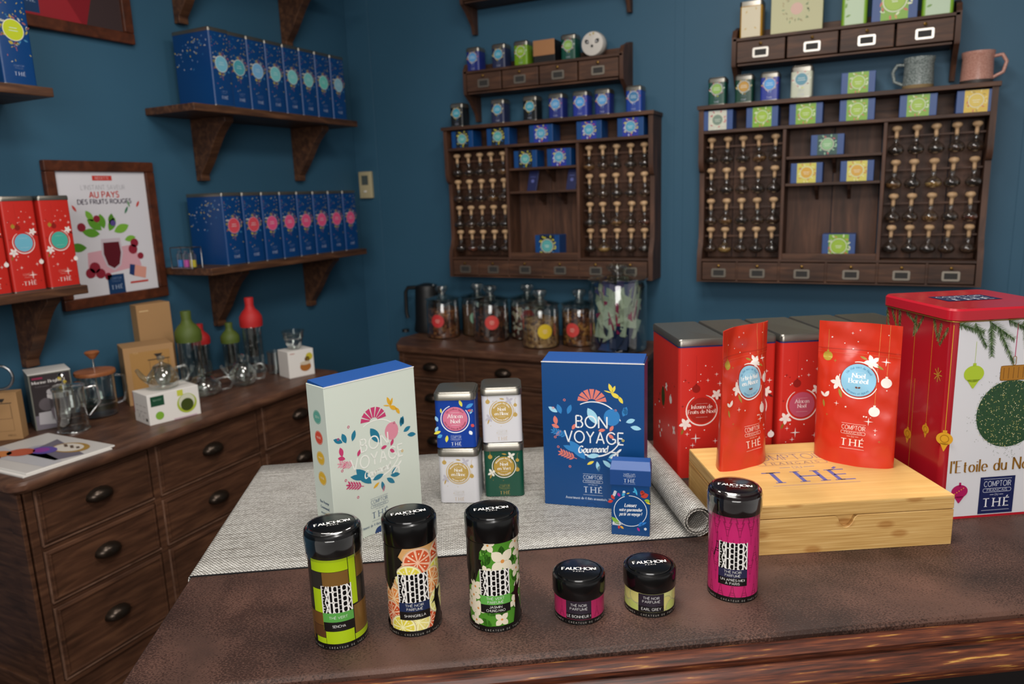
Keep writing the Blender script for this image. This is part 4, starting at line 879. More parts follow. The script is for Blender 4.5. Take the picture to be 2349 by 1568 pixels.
mb = MB(); mb.loft([[(x, y, ZB-.035) for x, y in P], [(x, y, ZB) for x, y in P]]); mb.build('top', M['drest'], t, bevel=.008, seg=3); bx('plinth', M['dres'], t, 0, LB, -.003, .03, 0, .06)

# ------------------------------------------------------------------ jars
def jar(px, py, r, h, kn, label, fill, fh, lab=None, name='glass_jar', y=None, lx=0, lz=.5):
    p = onz(px, py, ZB); 
    if y: d = ray(px, py); s = y/d.y; p = Vector((d.x*s, y, ZB))
    t = thing(name, label, 'jar', (p.x, p.y, ZB), math.atan2(-p.y, -p.x)+PI/2, 'glass jars on the back dresser')
    MB().lathe([(0, .001), (r-.01, .001), (r, .008), (r, h-.02), (r-.004, h-.008), (r-.002, h)], 36).build('glass_body', M['jarglass'], t, 50)
    k = kn
    MB().lathe([(r-.003, h), (r+.004, h+.002), (r+.004, h+.007), (r*.7, h+.014), (.26*r, h+.02), (.2*r, h+.027), (.24*r, h+.035), (.36*r, h+.045), (.40*r, h+.058), (.32*r, h+.068), (0, h+.07)], 32).build('lid', M['jarglass'], t, 50)
    fm = fill if not isinstance(fill, int) else TEA[fill]
    if fm is not None:
        mb = MB(); n = 28; rr = r-.004; loops = [[(rr*math.cos(2*PI*i/n), rr*math.sin(2*PI*i/n), z) for i in range(n)] for z in (.006, fh*.6)]
        rn = random.Random(px); hs = [fh*rn.uniform(.93, 1.03) for _ in range(n)]; loops.append([(rr*math.cos(2*PI*i/n), rr*math.sin(2*PI*i/n), hs[i]) for i in range(n)])
        loops.append([(rr*.5*math.cos(2*PI*i/n), rr*.5*math.sin(2*PI*i/n), fh*1.02) for i in range(n)]); mb.loft(loops).build('contents', fm, t, 60)
    if lab:
        cv = Cv(); cv.circ(lx, h*lz, .3*r+.008, lab, 24); cv.up()
        for i, q in enumerate((.02, .024, .016)): cv.rect(lx-q/2, h*lz+.006-.007*i, lx+q/2, h*lz+.008-.007*i, '#e8c8b8')
        cv.build('round_label', t, cyl(r+.0006), .0003, cu=.006)
    return t
def nut_mat(nm, cs, s=75): return tea_mat(nm, cs, s)
nA = nut_mat('roasted_fruit_tea', ['#5c2c1a', '#7d4428', '#a4683c', '#4a2214', '#8d5a38']); nB = nut_mat('dark_fruit_tea', ['#3a1d14', '#50291b', '#2c1610', '#6b3d22', '#43211a']); nC = nut_mat('tan_fruit_tea', ['#a47a4e', '#b58a5c', '#6b4a34', '#94683f', '#c49a68'])
nD = nut_mat('marbled_sweets', ['#e6dfd0', '#4a2016', '#6b2a1c', '#d8c4a8', '#3a1a12'], 60); nE = plain('brown_tea_powder', '#6b4a30', .8, bump=.5, bscale=150); nF = nut_mat('orange_peel_tea', ['#6b3518', '#8f5526', '#3f1e10', '#b57a3a', '#50280f'])
jar(1019, 771, .083, .193, 1, 'glass jar of reddish brown fruit tea, leftmost on the dresser', nA, .145, '#c8383a', y=3.14, lx=-.03, lz=.48)
jar(1098, 757, .083, .193, 1, 'glass jar of smooth brown powder behind the second jar', nE, .15, '#8fb89c', y=3.25, lx=-.01, lz=.5)
jar(1128, 775, .088, .200, 1, 'glass jar of dark fruit tea, second from left, red label', nB, .16, '#cf4540', y=3.13, lx=.004, lz=.5)
jar(1212, 763, .086, .196, 1, 'glass jar of white and brown pieces behind the yellow labelled jar', nD, .155, '#c8383a', y=3.24, lx=.0, lz=.6)
jar(1241, 786, .087, .195, 1, 'glass jar of tan fruit tea with round yellow label', nC, .135, '#d8b92c', y=3.07, lx=.02, lz=.42)
jar(1330, 777, .083, .190, 1, 'glass jar of orange and brown tea with red label beside the big jar', nF, .155, '#cf4540', y=3.16, lx=-.035, lz=.42)
big = jar(1418, 786, .128, .315, 1, 'big glass jar full of pale green and blue sachets', None, 0, name='sachet_jar', y=3.10)
rn = random.Random(21)
SC = ['#b4bfa8', '#c0cab2', '#a9b69c', '#c4ceb8', '#b4bfa8', '#bac6ac', '#173f7c', '#16264f', '#a01c50', '#173f7c', '#23304f']
for i in range(62):
    ly = rn.random(); low = i % 5 == 0
    z = .03 + .26*(i/62); a = rn.uniform(0, 2*PI); front = PI*1.5 + rn.uniform(-1.2, 1.2)
    if i % 3: a = front
    q9 = rn.random(); c = rn.choice(('#173f7c', '#16264f', '#23304f')) if z < .095 else (rn.choice(('#2a4a7c', '#4f4a7c', '#8fa384')) if z > .262 else ('#a01c50' if q9 < .07 else rn.choice(SC[:6])))
    s = MB().box(-.038, .038, -.0012, .0012, -.044, .044)
    rad = .1*(1 if i % 3 else rn.random())
    mt = Matrix.Translation((rad*math.cos(a)*.93, rad*math.sin(a)*.93, z)) @ Matrix.Rotation(a+PI/2+rn.uniform(-.35, .35), 4, 'Z') @ Matrix.Rotation(rn.uniform(-.6, .6), 4, 'Y') @ Matrix.Rotation(rn.uniform(-.25, .25), 4, 'X')
    s.xf(mt)
    mm = bpy.data.materials.get('sachet_'+c[1:]) or plain('sachet_'+c[1:], c, .55)
    # keep inside the glass
    s.v = [(x*min(1, .12/max(.001, math.hypot(x, y))), y*min(1, .12/max(.001, math.hypot(x, y))), min(max(z_, .008), .32)) for x, y, z_ in s.v]
    s.build('sachet', mm, big)
# serving tongs in front of the big jar
pA = onz(1335, 807, ZB+.004); pB = onz(1402, 810, ZB+.004); pC = onz(1440, 788, ZB+.02)
t = thing('serving_scoop', 'thin steel scoop lying in front of the big sachet jar', 'scoop', (pA.x, pA.y, ZB))
MB().tube([(0, 0, .003), tuple(pB-pA + Vector((0, 0, -.001)))], .003, 6).build('handle', M['wire'], t, 60)
MB().loft([[(pB.x-pA.x+dx*k, pB.y-pA.y+dy*k+.0, .003+dz) for dx, dy, dz in ((-.0, -.02, 0), (.055, -.018, .014), (.055, .022, .014), (0, .02, 0))] for k in (1, )] + [[(pB.x-pA.x+dx, pB.y-pA.y+dy, .0055+dz) for dx, dy, dz in ((-.0, -.02, 0), (.055, -.018, .014), (.055, .022, .014), (0, .02, 0))]]).build('scoop_blade', M['wire'], t)
# black kettle behind the leftmost jar
t = thing('kettle', 'black kettle with upright handle behind the leftmost glass jar', 'kettle', (-2.13, 3.255, ZB))
MB().lathe([(0, 0), (.075, 0), (.078, .01), (.070, .06), (.062, .22), (.060, .235), (.055, .245), (.02, .255), (0, .256)], 32).build('body', M['blackmat'], t, 40)
MB().tube([(-.04, -.01, .235), (-.10, -.03, .232), (-.112, -.034, .21), (-.115, -.034, .1), (-.108, -.034, .07)], .0105, 8).build('handle', M['blackmat'], t, 60)
bx('spout', M['blackmat'], t, .04, .085, -.014, .014, .205, .243, .004); MB().lathe([(0, 0), (.008, 0), (.008, .008), (0, .01)], 10, (.055, -.02, .245)).build('chrome_button', M['chrome'], t, 50)
MB().lathe([(0, 0), (.02, 0), (.018, .014), (0, .015)], 16, (-.11, -.06, 0)).build('power_base_foot', M['blackmat'], t, 50)

# ------------------------------------------------------------------ on the long dresser
def D(px, py, z=ZT): return onz(px, py, z)
def camrot(p): return math.atan2(-p.y, -p.x)+PI/2
def press_icon(cv, x, y, s, c='#2a2420'):
    cv.rect(x-.5*s, y+.0*s, x+.5*s, y+.045*s, c); cv.poly([(x-.06*s, y+.1*s), (x+.06*s, y+.1*s), (x+.2*s, y+.3*s), (x-.2*s, y+.3*s)], c); cv.rect(x-.012*s, y, x+.012*s, y+.12*s, c)
    cv.line([(x-.42*s, y), (x-.42*s, y-.9*s), (x+.42*s, y-.9*s), (x+.42*s, y)], .02*s, '#6a5236'); return cv
# kraft box at the left edge
A = D(54, 1006); t = thing('kraft_box', 'kraft box with french press picture at the left edge', 'box', A, R(38), 'kraft boxes on the long dresser')
bx('carton', M['kraft'], t, -.084, 0, 0, .042, 0, .155)
cv = Cv(); press_icon(cv, -.045, .12, .055); cv.text('PRESS', -.03, .012, .006, '#5a4428', 'sans'); cv.line([(-.07, .03), (-.02, .03), (-.02, .11)], .0012, '#8a6a44'); cv.build('front_print', t, flat_y(), .0003)
# grey box with dark front
A = D(84, 989); t = thing('press_box', 'grey and black product box with white top behind the small press', 'box', A, R(66))
bx('carton', plain('grey_card', '#74746a', .5), t, 0, .122, 0, .115, 0, .19, .002)
bx('lid_flap', M['whitecard'], t, -.0005, .1225, -.0005, .1155, .189, .1915, .0005)
cv = Cv(); cv.rect(.004, .05, .118, .186, '#2a2224'); cv.rect(.004, .002, .118, .05, '#77707a'); cv.up(); cv.rect(.01, .172, .04, .178, '#8f2248'); cv.text('Marine Bright J', .055, .157, .009, '#d8d4d0', 'serifb', fit=.092); cv.text('french press', .035, .145, .005, '#8a8486', 'light')
cv.rect(.045, .1, .1, .118, '#b8b4b4'); cv.rect(.05, .03, .1, .1, '#6a6068'); cv.circ(.055, .125, .01, '#a8a4a6', 12); cv.circ(.09, .165, .008, '#c8b03a', 8); cv.circ(.1, .15, .007, '#b8a038', 8); cv.poly([(.012, .02), (.06, .015), (.05, .06), (.015, .06)], '#b4b0b4'); cv.circ(.04, .085, .022, '#5c5458', 14); cv.up(); cv.rect(.07, .06, .09, .095, '#2a1c24')
cv.build('front_print', t, flat_y(), .0003)
# tall glass jug whose handle enters the picture at the left edge
p = Vector((-2.475, 1.165, ZT)); t = thing('glass_jug', 'glass jug at the left edge with only its round handle in view', 'jug', p, 0)
MB().lathe([(0, .002), (.05, .002), (.056, .012), (.058, .12), (.044, .18), (.05, .2)], 32).build('glass_body', M['glass'], t, 60)
hc = ony(-2, 866, 1.245) - p; hd = Vector((hc.x, hc.y, 0)).normalized()
MB().tube([tuple(hc + hd*.037*math.cos(R(a)) + Vector((0, 0, .037*math.sin(R(a))))) for a in range(0, 360, 20)], .0045, 8, True).build('handle', M['wire'], t, 60)
MB().tube([tuple(hd*.05 + Vector((0, 0, hc.z))), tuple(hc - hd*.034)], .0045, 8).build('handle_stem', M['wire'], t, 60)
# small french press
p = D(171, 988); t = thing('french_press', 'small glass french press with steel plunger beside the magazines', 'press', p, camrot(p), 'french presses on the long dresser'); r = .046
MB().lathe([(0, .004), (r-.004, .004), (r, .010), (r, .145), (r+.003, .150)], 36).build('glass_beaker', M['jarglass'], t, 60)
MB().lathe([(0, 0), (r+.002, 0), (r+.003, .006), (r-.002, .009), (0, .009)], 36).build('steel_base', M['chrome'], t, 50)
MB().lathe([(r+.003, .144), (r+.004, .152), (r-.004, .158), (0, .160)], 36).build('lid', M['glass'], t, 50)
MB().lathe([(.0022, .03), (.0022, .185), (.008, .186), (.011, .192), (.008, .198), (0, .2)], 16, (-.012, 0, 0)).build('plunger_rod', M['chrome'], t, 50)
for i in range(4): MB().lathe([(0, .03+.012*i), (r-.006-.003*(i % 2), .03+.012*i), (r-.004, .034+.012*i), (0, .036+.012*i)], 30).build('plunger_disc', M['chrome'], t, 50)
MB().tube([(r+.001, 0, .138), (r+.03, 0, .142), (r+.036, 0, .134), (r+.040, 0, .085), (r+.004, 0, .045)], .0035, 8).build('handle', M['chrome'], t, 60)
# french press with wooden lid
p = D(232, 952); t = thing('french_press', 'glass french press with round wooden lid and knob', 'press', p, camrot(p), 'french presses on the long dresser'); r = .058
MB().lathe([(0, .004), (r-.006, .004), (r, .012), (r, .15)], 36).build('glass_beaker', M['jarglass'], t, 60)
MB().lathe([(0, .150), (r+.006, .150), (r+.008, .155), (r+.006, .163), (0, .165)], 36).build('wooden_lid', M['beech'], t, 50)
MB().lathe([(0, .205), (.008, .205), (.022, .222), (.024, .228), (.02, .232), (0, .234)], 24).build('wooden_knob', M['beech'], t, 50)
MB().lathe([(.0028, .03), (.0028, .206)], 12).build('plunger_rod', M['chrome'], t, 50)
MB().lathe([(0, .03), (r-.003, .03), (r-.002, .044), (0, .046)], 30).build('dark_filter', plain('dark_green_filter', '#2c3a30', .3, .3), t, 50)
MB().lathe([(r-.001, .048), (r+.001, .05), (r-.001, .052)], 36, caps=False).build('steel_ring', M['chrome'], t, 50)
MB().tube([(r, 0, .14), (r+.028, 0, .132), (r+.034, 0, .09), (r+.022, 0, .045), (r, 0, .035)], .0045, 8).build('glass_handle', M['glass'], t, 60)
# kraft boxes at the back
A = D(300, 925); t = thing('kraft_box', 'kraft box with black press icon behind the white teapot box', 'box', (-2.41, 1.73, ZT), R(62), 'kraft boxes on the long dresser')
bx('carton', M['kraft'], t, -.04, .13, 0, .13, 0, .215)
cv = Cv(); cv.rect(-.02, .05, .115, .195, '#a97f48'); cv.up(); press_icon(cv, .075, .16, .075); cv.text('TEA', .0, .19, .007, '#d8b888', 'light'); cv.build('front_print', t, flat_y(), .0003)
t = thing('kraft_box', 'tall kraft box standing behind the green bottle', 'box', (-2.535, 1.90, ZT), R(75), 'kraft boxes on the long dresser')
bx('carton', M['kraft'], t, -.045, .085, 0, .10, 0, .345); cv = Cv(); cv.rect(-.035, .318, .0, .322, '#d8b888'); [cv.rect(.0, .03+.03*i, .07, .045+.03*i, '#9c7a54') for i in range(4)]; cv.build('front_print', t, flat_y(), .0003)
# white box with teapot
A = D(345, 977); t = thing('white_box', 'white product box with green square, carrying the glass teapot', 'box', A, R(75))
Wb, Db, Hb = .175, .115, .104
bx('carton', M['whitecard'], t, 0, Wb, 0, Db, 0, Hb)
cv = Cv(); cv.rect(.01, .062, .055, .096, '#1d4a33'); cv.up(); cv.text('TEA POT', .032, .08, .005, '#9fc0a8', 'sans'); cv.circ(.035, .028, .014, '#7fae3a', 16); cv.circ(.13, .05, .034, '#a9b83a', 24); cv.rect(.1, .08, .12, .1, '#c8cc4a'); cv.up().circ(.13, .055, .028, '#cfd0b8', 22); cv.up().circ(.13, .045, .022, '#3f4a1c', 20); cv.rect(.08, .001, .16, .006, '#c8b0b8')
cv.build('front_print', t, flat_y(), .0003)
cv = Cv(); [cv.rect(-.04+.03*i, .06-.02*j, -.02+.03*i, .062-.02*j, '#a8a29a') for i in range(3) for j in range(2)]; cv.rect(.03, .012, .045, .022, '#4a4642'); cv.line([(-.03, .015), (-.01, .035)], .0015, '#8a8680'); cv.line([(-.01, .015), (-.03, .035)], .0015, '#8a8680'); cv.arc(.012, .022, .007, .0015, 0, 360, '#9a9690', 12); cv.rect(-.0575, .03, -.052, .1, '#9a3a44')
cv.build('side_print', t, flat_xl(0, Db/2), .0003)
def teapot(name, label, loc, rz, r, h, infuser=True, lidh=.02):
    t = thing(name, label, 'teapot', loc, rz, 'glass teapots on the long dresser')
    prof = [(0, .002), (r*.6, .002), (r*.9, h*.16), (r, h*.4), (r*.93, h*.65), (r*.66, h*.9), (r*.55, h)]
    MB().lathe(prof, 36).build('glass_body', M['jarglass'], t, 60)
    MB().lathe([(r*.6, h), (r*.5, h+.006), (r*.2, h+.013), (.006, h+.016), (.006, h+.02), (.013, h+.028), (.012, h+.036), (0, h+.04)], 28).build('lid', M['jarglass'], t, 60)
    if infuser: MB().lathe([(r*.5, h), (r*.48, h*.5), (r*.36, h*.22), (0, h*.2)], 28).build('infuser', M['frost'], t, 60)
    MB().tube([(-r*.85, 0, h*.4), (-r*1.2, 0, h*.62), (-r*1.5, 0, h*1.0)], [.012, .009, .006], 10).build('spout', M['jarglass'], t, 60)
    MB().tube([(r*.75, 0, h*.85), (r*1.35, 0, h*.95), (r*1.65, 0, h*.65), (r*1.45, 0, h*.28), (r*.97, 0, h*.22)], .0045, 8).build('handle', M['jarglass'], t, 60); return t
M['frost'] = thin_glass('frosted_infuser', '#c8ccca', .25, .22)
teapot('teapot', 'glass teapot with infuser standing on the white box', t.matrix_basis @ Vector((.085, .058, 0)) + Vector((0, 0, Hb)) if False else (A.x + .085*math.cos(R(75)) - .058*math.sin(R(75)), A.y + .085*math.sin(R(75)) + .058*math.cos(R(75)), ZT+Hb), R(55), .052, .075)
p = D(470, 905); teapot('teapot', 'low round glass teapot with looped handle on the dresser top', p, R(40), .066, .068, False)
p = D(560, 882); teapot('teapot', 'taller glass teapot in front of the red capped bottle', p, R(40), .054, .088, True)
# bottles
def bottle(px, py, label, cap, H, r, dy=0):
    p = D(px, py); x = max(p.x, WX+.05); f = x/p.x; p = Vector((x, p.y*f, ZT)) if p.x < WX+.05 else p
    t = thing('bottle', label, 'bottle', p, camrot(p), 'filter bottles on the long dresser'); k = H/.31; hb = H*.68
    MB().lathe([(0, .003), (r*.9, .003), (r, .012), (r, hb), (r*.9, hb+.012)], 32).build('glass_body', M['jarglass'], t, 60)
    MB().lathe([(r*1.12, hb-.018*k), (r*1.16, hb), (r*1.12, hb+.022*k), (r*.82, hb+.042*k), (r*.52, hb+.054*k), (r*.42, hb+.068*k), (r*.46, H-.004), (r*.43, H), (0, H)], 32).build('silicone_cap', cap, t, 60)
    MB().lathe([(r*.93, hb-.02*k), (r*.93, hb-.01*k)], 24, caps=False).build('steel_ring', M['chrome'], t, 60)
    MB().lathe([(0, H*.22), (r*.45, H*.22), (r*.45, hb*.94), (0, hb*.94)], 20).build('dark_filter', plain('filter_mesh', '#1b1d1e', .5), t, 50) if 'black' in label or 'dark' in label else None
    return t
bottle(447, 893, 'large glass bottle with olive green silicone cap', M['silgr'], .315, .043)
bottle(470, 858, 'small red capped bottle with dark filter behind the large green one', M['silrd'], .225, .033)
bottle(537, 858, 'small green capped bottle with dark filter', M['silgr'], .225, .034)
bottle(588, 853, 'large glass bottle with dark filter and red silicone cap', M['silrd'], .325, .041)
# white box with bowl, pitcher
A = D(665, 869); t = thing('white_box', 'small white box printed with a dessert glass, carrying the glass bowl', 'box', A, R(70)); 
bx('carton', M['whitecard'], t, 0, .115, 0, .09, 0, .112)
cv = Cv(); cv.circ(.075, .04, .025, '#a8682c', 20, ry=.02); cv.circ(.095, .08, .016, '#c8b83a', 14); cv.circ(.085, .07, .012, '#6a4420', 12); cv.up().circ(.075, .055, .024, '#cfc0a8', 20, ry=.008); cv.rect(.01, .1, .03, .103, '#b86a5a'); cv.build('front_print', t, flat_y(), .0003)
bw = thing('glass_bowl', 'small flared glass bowl on top of the small white box', 'bowl', (A.x+.055*math.cos(R(70))-.045*math.sin(R(70)), A.y+.055*math.sin(R(70))+.045*math.cos(R(70)), ZT+.112))
MB().lathe([(0, .002), (.022, .002), (.026, .012), (.034, .022), (.039, .045), (.041, .05), (.047, .078)], 36).build('bowl', M['jarglass'], bw, 60); MB().lathe([(.0415, .046), (.044, .049), (.0425, .053)], 36, caps=False).build('rim_ring', M['jarglass'], bw, 60)
p = Vector((-2.285, 2.285, ZT)); t = thing('glass_pitcher', 'small clear pitcher beside the small white box', 'pitcher', (p.x-.0, p.y, ZT)); 
MB().lathe([(0, .003), (.027, .003), (.03, .01), (.031, .085), (.034, .095)], 30).build('beaker', M['frost'], t, 60); MB().lathe([(0, .0), (.03, 0), (.03, .004), (0, .005)], 24).build('base', M['glass'], t, 50)
# magazines
def magazine(label, P, z, art=False):
    c = sum((Vector(p) for p in P), Vector())/4; t = thing('magazine', label, 'magazine', (c.x, c.y, z), group='magazines on the long dresser')
    q = [(p[0]-c.x, p[1]-c.y) for p in P]
    MB().loft([[(x, y, .0005) for x, y in q], [(x*1.0, y, .0045) for x, y in q]]).build('pages', M['whitecard'], t)
    if art:
        o = Vector(q[0]); ex = (Vector(q[1])-o); ey = (Vector(q[3])-o)
        f = lambda u, v, e: (o.x+ex.x*u+ey.x*v, o.y+ex.y*u+ey.y*v, .0046+e)
        cv = Cv(); cv.rect(.01, .01, .99, .99, '#c8c4c0'); cv.up(); cv.circ(.5, .45, .2, '#a8a6ae', 22); cv.up()
        cv.poly([(.02, .55), (.4, .62), (.6, .5), (.98, .6), (.98, .8), (.02, .85)], '#b9b8bc'); cv.poly([(.3, .12), (.98, .35), (.9, .62), (.45, .62)], '#6a6472')
        cv.up(); cv.circ(.68, .26, .2, '#a4803a', 24, ry=.16); cv.up().circ(.66, .27, .16, '#d8d0c4', 22, ry=.13); cv.up(); [cv.circ(.55+.03*i, .22+.02*(i % 3), .02, '#5a4434', 8) for i in range(8)]; cv.circ(.52, .45, .14, '#5a4a9c', 20, ry=.12); cv.up().circ(.5, .46, .08, '#8a3a94', 16); cv.circ(.38, .6, .13, '#b4523c', 20); cv.circ(.25, .75, .12, '#c87a44', 18); cv.circ(.3, .88, .1, '#a83a34', 16)
        cv.build('cover_print', t, f, .0002)
    return t
a = D(111, 999); b = D(264, 1027); c_ = D(61, 1093); d_ = a + (c_-b)
P1 = [(a.x, a.y, 0), (b.x, b.y, 0), (c_.x, c_.y, 0), (d_.x, d_.y, 0)]
magazine('lower magazine, only white edges showing under the cover photo', [(x+.004, y-.012, 0) for x, y, _ in P1], ZT)
magazine('glossy magazine with colourful tea bowls on cover, on the dresser corner', P1, ZT+.005, True)
# ------------------------------------------------------------------ the desk in front
TZ = .9; T0 = Vector((-1.256, 1.181, 0)); TA = R(32.0)
e1 = Vector((math.cos(TA), math.sin(TA), 0)); e2 = Vector((-math.sin(TA), math.cos(TA), 0))
desk = thing('desk', 'big desk with distressed brown leather top and worn varnished edge', 'desk', T0, TA); LX = 2.1
MB().loft([rrect(.006, LX, -.80, 0, TZ-.02, .012), rrect(0, LX, -.803, .003, TZ-.012, .014), rrect(0, LX, -.803, .003, TZ-.004, .014), rrect(.004, LX, -.799, -.001, TZ, .014)]).build('leather_top', M['leather'], desk, 40)
P = [(-.70, TZ-.012), (-.803, TZ-.010), (-.812, TZ-.0075), (-.824, TZ-.009), (-.828, TZ-.015), (-.8275, TZ-.021), (-.823, TZ-.0235), (-.829, TZ-.026), (-.840, TZ-.029), (-.849, TZ-.037), (-.852, TZ-.047), (-.849, TZ-.057), (-.838, TZ-.065), (-.82, TZ-.069), (-.70, TZ-.07)]
MB().prism(P, -.004, LX, 'x').build('edge_moulding', M['mould'], desk, 35)
bx('top_core', M['desk'], desk, .012, LX-.02, -.72, -.01, TZ-.06, TZ-.019)
bx('apron', M['desk'], desk, .06, LX-.05, -.80, -.76, TZ-.20, TZ-.069, .002)
for a, b in ((.06, .62), (1.34, LX-.05)):
    bx('pedestal', M['desk'], desk, a, b, -.79, -.05, .0, TZ-.19, .003)
bx('back_panel', M['desk'], desk, .06, LX-.05, -.07, -.05, .05, TZ-.069, .002); bx('side_panel', M['desk'], desk, .05, .07, -.79, -.05, .05, TZ-.069, .002)
for a, b in ((.63, .97), (.985, 1.33)): bx('kneehole_panel', plain('near_black_panel', '#0d0a0b', .5), desk, a, b, -.806, -.78, TZ-.4, TZ-.085, .004)  # near-black panels across the kneehole between the pedestals
for a in (.10, 1.36): bx('pedestal_panel', M['desk'], desk, a, a+.5, -.803, -.78, .1, TZ-.22, .004)
def TP_(x, y, z=TZ): return T0 + e1*x + e2*y + Vector((0, 0, z))

# woven mat, rolled up at its right end
t = thing('woven_mat', 'black and white woven vinyl mat half rolled on the desk', 'mat', T0, TA)
me_v = []; me_f = []; uvs = []; s0 = 0
prof = [(-.003, TZ-.03), (-.0035, TZ-.008), (-.002, TZ-.0005), (.004, TZ+.0016)]
prof += [(.02+.04*i, TZ+.0016) for i in range(21)]; xr = .862; rr = .027
a = -90; turns = 2.3; N = 90
for i in range(N):
    tt = i/(N-1); ang = R(-90 + 360*turns*tt); q = rr - .0105*tt; prof.append((xr + q*math.cos(ang), TZ+.0016+rr + q*math.sin(ang)))
L = [0]
for p, q in zip(prof, prof[1:]): L.append(L[-1] + math.hypot(q[0]-p[0], q[1]-p[1]))
ys = [-.508 + .508*i/10 for i in range(11)]
def ysk(x, y): return y
for j, y in enumerate(ys):
    for i, (x, z) in enumerate(prof): me_v.append((x + (.012 if False else 0), y + (.004 if y > -.01 else 0), z))
n = len(prof)
me = bpy.data.meshes.new('weave'); F = [(j*n+i, j*n+i+1, (j+1)*n+i+1, (j+1)*n+i) for j in range(len(ys)-1) for i in range(n-1)]
me.from_pydata(me_v, [], F); uvl = me.uv_layers.new(name='UVMap'); U = [(L[i], ys[j]) for j in range(len(ys)) for i in range(n)]
for lp in me.loops: uvl.data[lp.index].uv = U[lp.vertex_index]
me.materials.append(M['weave']); me.shade_smooth(); o = link('woven_sheet', me, t); sd = o.modifiers.new('solid', 'SOLIDIFY'); sd.thickness = .0013; sd.offset = -1
bx('hem', M['blackmat'], t, 0, xr, -.5095, -.5075, TZ+.0002, TZ+.0018, 0)

# ------------------------------------------------------------------ canisters and jars
FAU = 'FAUCHON'
def stack(cv, x0, x1, y0, y1, n=5):
    cv.up().rect(x0, y0, x1, y1, '#0f0f10'); cv.up(); h = (y1-y0)/n
    for i in range(n): cv.text(FAU, (x0+x1)/2, y0+h*i-h*.05, h*1.12, '#ece9e4', 'deco2', fit=(x1-x0)*.95, tr=.06, flip=(n-1-i) % 2 == 1)
def ring_text(cv, R_, y=.0022):
    t = "CRÉATEUR DE THÉS PARFUMÉS - "
    cv.up().text(t+t+t[:10], 0, y, .0024, '#b8b4aa', 'sans', fit=2*PI*R_*.93, tr=.8)
def lidtext(cv, s=1):
    cv.text(FAU, 0, -.002*s, .0072*s, '#e8e6e2', 'logo', fit=.047*s, tr=.22); cv.text('PARIS', 0, -.0075*s, .0026*s, '#d0cecb', 'bold', fit=.015*s, tr=.5)
def canister(name, label, pos, art, h=.168, r=.0365, lidh=.034, wrap=False, lidcol=None, rz=0, lrz=0, cat='canister', s=1):
    t = thing(name, label, cat, (pos.x, pos.y, TZ), math.atan2(-pos.y, -pos.x)+PI/2 + R(rz), None)
    MB().lathe([(0, .0015), (r-.004, .0), (r-.0005, .002), (r, .0055), (r, h-lidh+.004), (r-.002, h-lidh+.006)], 72).build('body', M['black'], t, 30)
    R2_ = r+.0022
    MB().lathe([(r, h-lidh), (R2_-.0005, h-lidh+.0002), (R2_, h-lidh+.0015), (R2_, h-.006), (R2_-.0008, h-.0032), (R2_-.0028, h-.0014), (R2_-.0044, h-.0012), (R2_-.0056, h-.0028), (R2_-.0062, h-.0026), (R2_-.0072, h-.0004), (R2_-.009, h), (0, h+.0002)], 72).build('lid', lidcol or M['black'], t, 24)
    cv = Cv(); lidtext(cv, s); a = R(lrz); cv.build('lid_print', t, lambda u, v, e: (u*math.cos(a)-v*math.sin(a), u*math.sin(a)+v*math.cos(a), h+.0006+e), .0001)
    art.build('printed_sleeve', t, cyl(r+.00012), .00003, 'print_gloss', cu=.0015)
    if wrap: MB().lathe([(R2_+.0006, h-lidh-.004), (R2_+.0012, h-.010), (R2_-.004, h+.0006), (R2_-.0075, h+.0012)], 48, caps=False).build('clear_wrap', M['plastic_clear'], t, 60)
    return t
rC = .0365; PC = PI*rC
def label_block(cv, y0, top_c, l1, l2, w=.0425, y1=.094, two=False):
    """black letter stack, coloured band, black name band"""
    stack(cv, -w/2, w/2, y0+.026, y1)
    cv.up().rect(-w/2, y0+.0125, w/2, y0+.026, top_c); cv.rect(-w/2, y0, w/2, y0+.0125, '#151414'); cv.up()
    for i, q in enumerate(l1): cv.text(q, 0, y0+.0172+(.0028 if len(l1) > 1 else 0)-.0056*i, .0036, '#dcdcd6', 'sans', fit=min(.03, .0031*len(q)), tr=.2)
    for i, q in enumerate(l2): cv.text(q, 0, y0+.0044+(.0028 if len(l2) > 1 else 0)-.0054*i, .0036, '#e8e6e2', 'sans', fit=min(.035, .0029*len(q)), tr=.2)
HB = .134
# sencha
cv = Cv(); LM, GO, DK, BN = '#a9c418', '#76562a', '#2b2926', '#6b4723'
cv.rect(-PC, .008, PC, HB, '#1a1714'); cv.up()
for x0, y0, x1, y1, c in ((-.036, .115, .018, .132, LM), (.019, .062, .030, .132, LM), (.031, .098, .062, .132, GO), (-.018, .092, .018, .1145, GO), (-.036, .09, -.0185, .1145, DK), (.031, .06, .062, .0975, DK), (-.036, .055, -.0215, .0895, LM), (-.0215, .03, .0195, .0915, LM),
                       (-.042, .036, -.0195, .0545, BN), (-.042, .018, -.0195, .0355, '#5a3a20'), (.0225, .018, .062, .0595, GO), (-.036, .009, -.0195, .0175, LM), (-.019, .009, .0205, .0275, LM), (.0215, .009, .062, .0175, LM), (-.062, .06, -.0365, .132, DK), (-.07, .009, -.0425, .0545, GO), (.063, .009, .1, .132, LM), (-.1, .009, -.0705, .132, BN)):
    cv.rect(x0, y0, x1, y1, c)
label_block(cv, .029, '#58a04a', ['THÉ VERT'], ['SENCHA'])
cv.up().rect(-PC, .0, PC, .008, '#121111'); ring_text(cv, rC)
canister('tea_canister', 'lime and bronze chequered canister of green tea, front left', Vector((-.648, .722, 0)), cv, wrap=True, rz=-4, lrz=9)
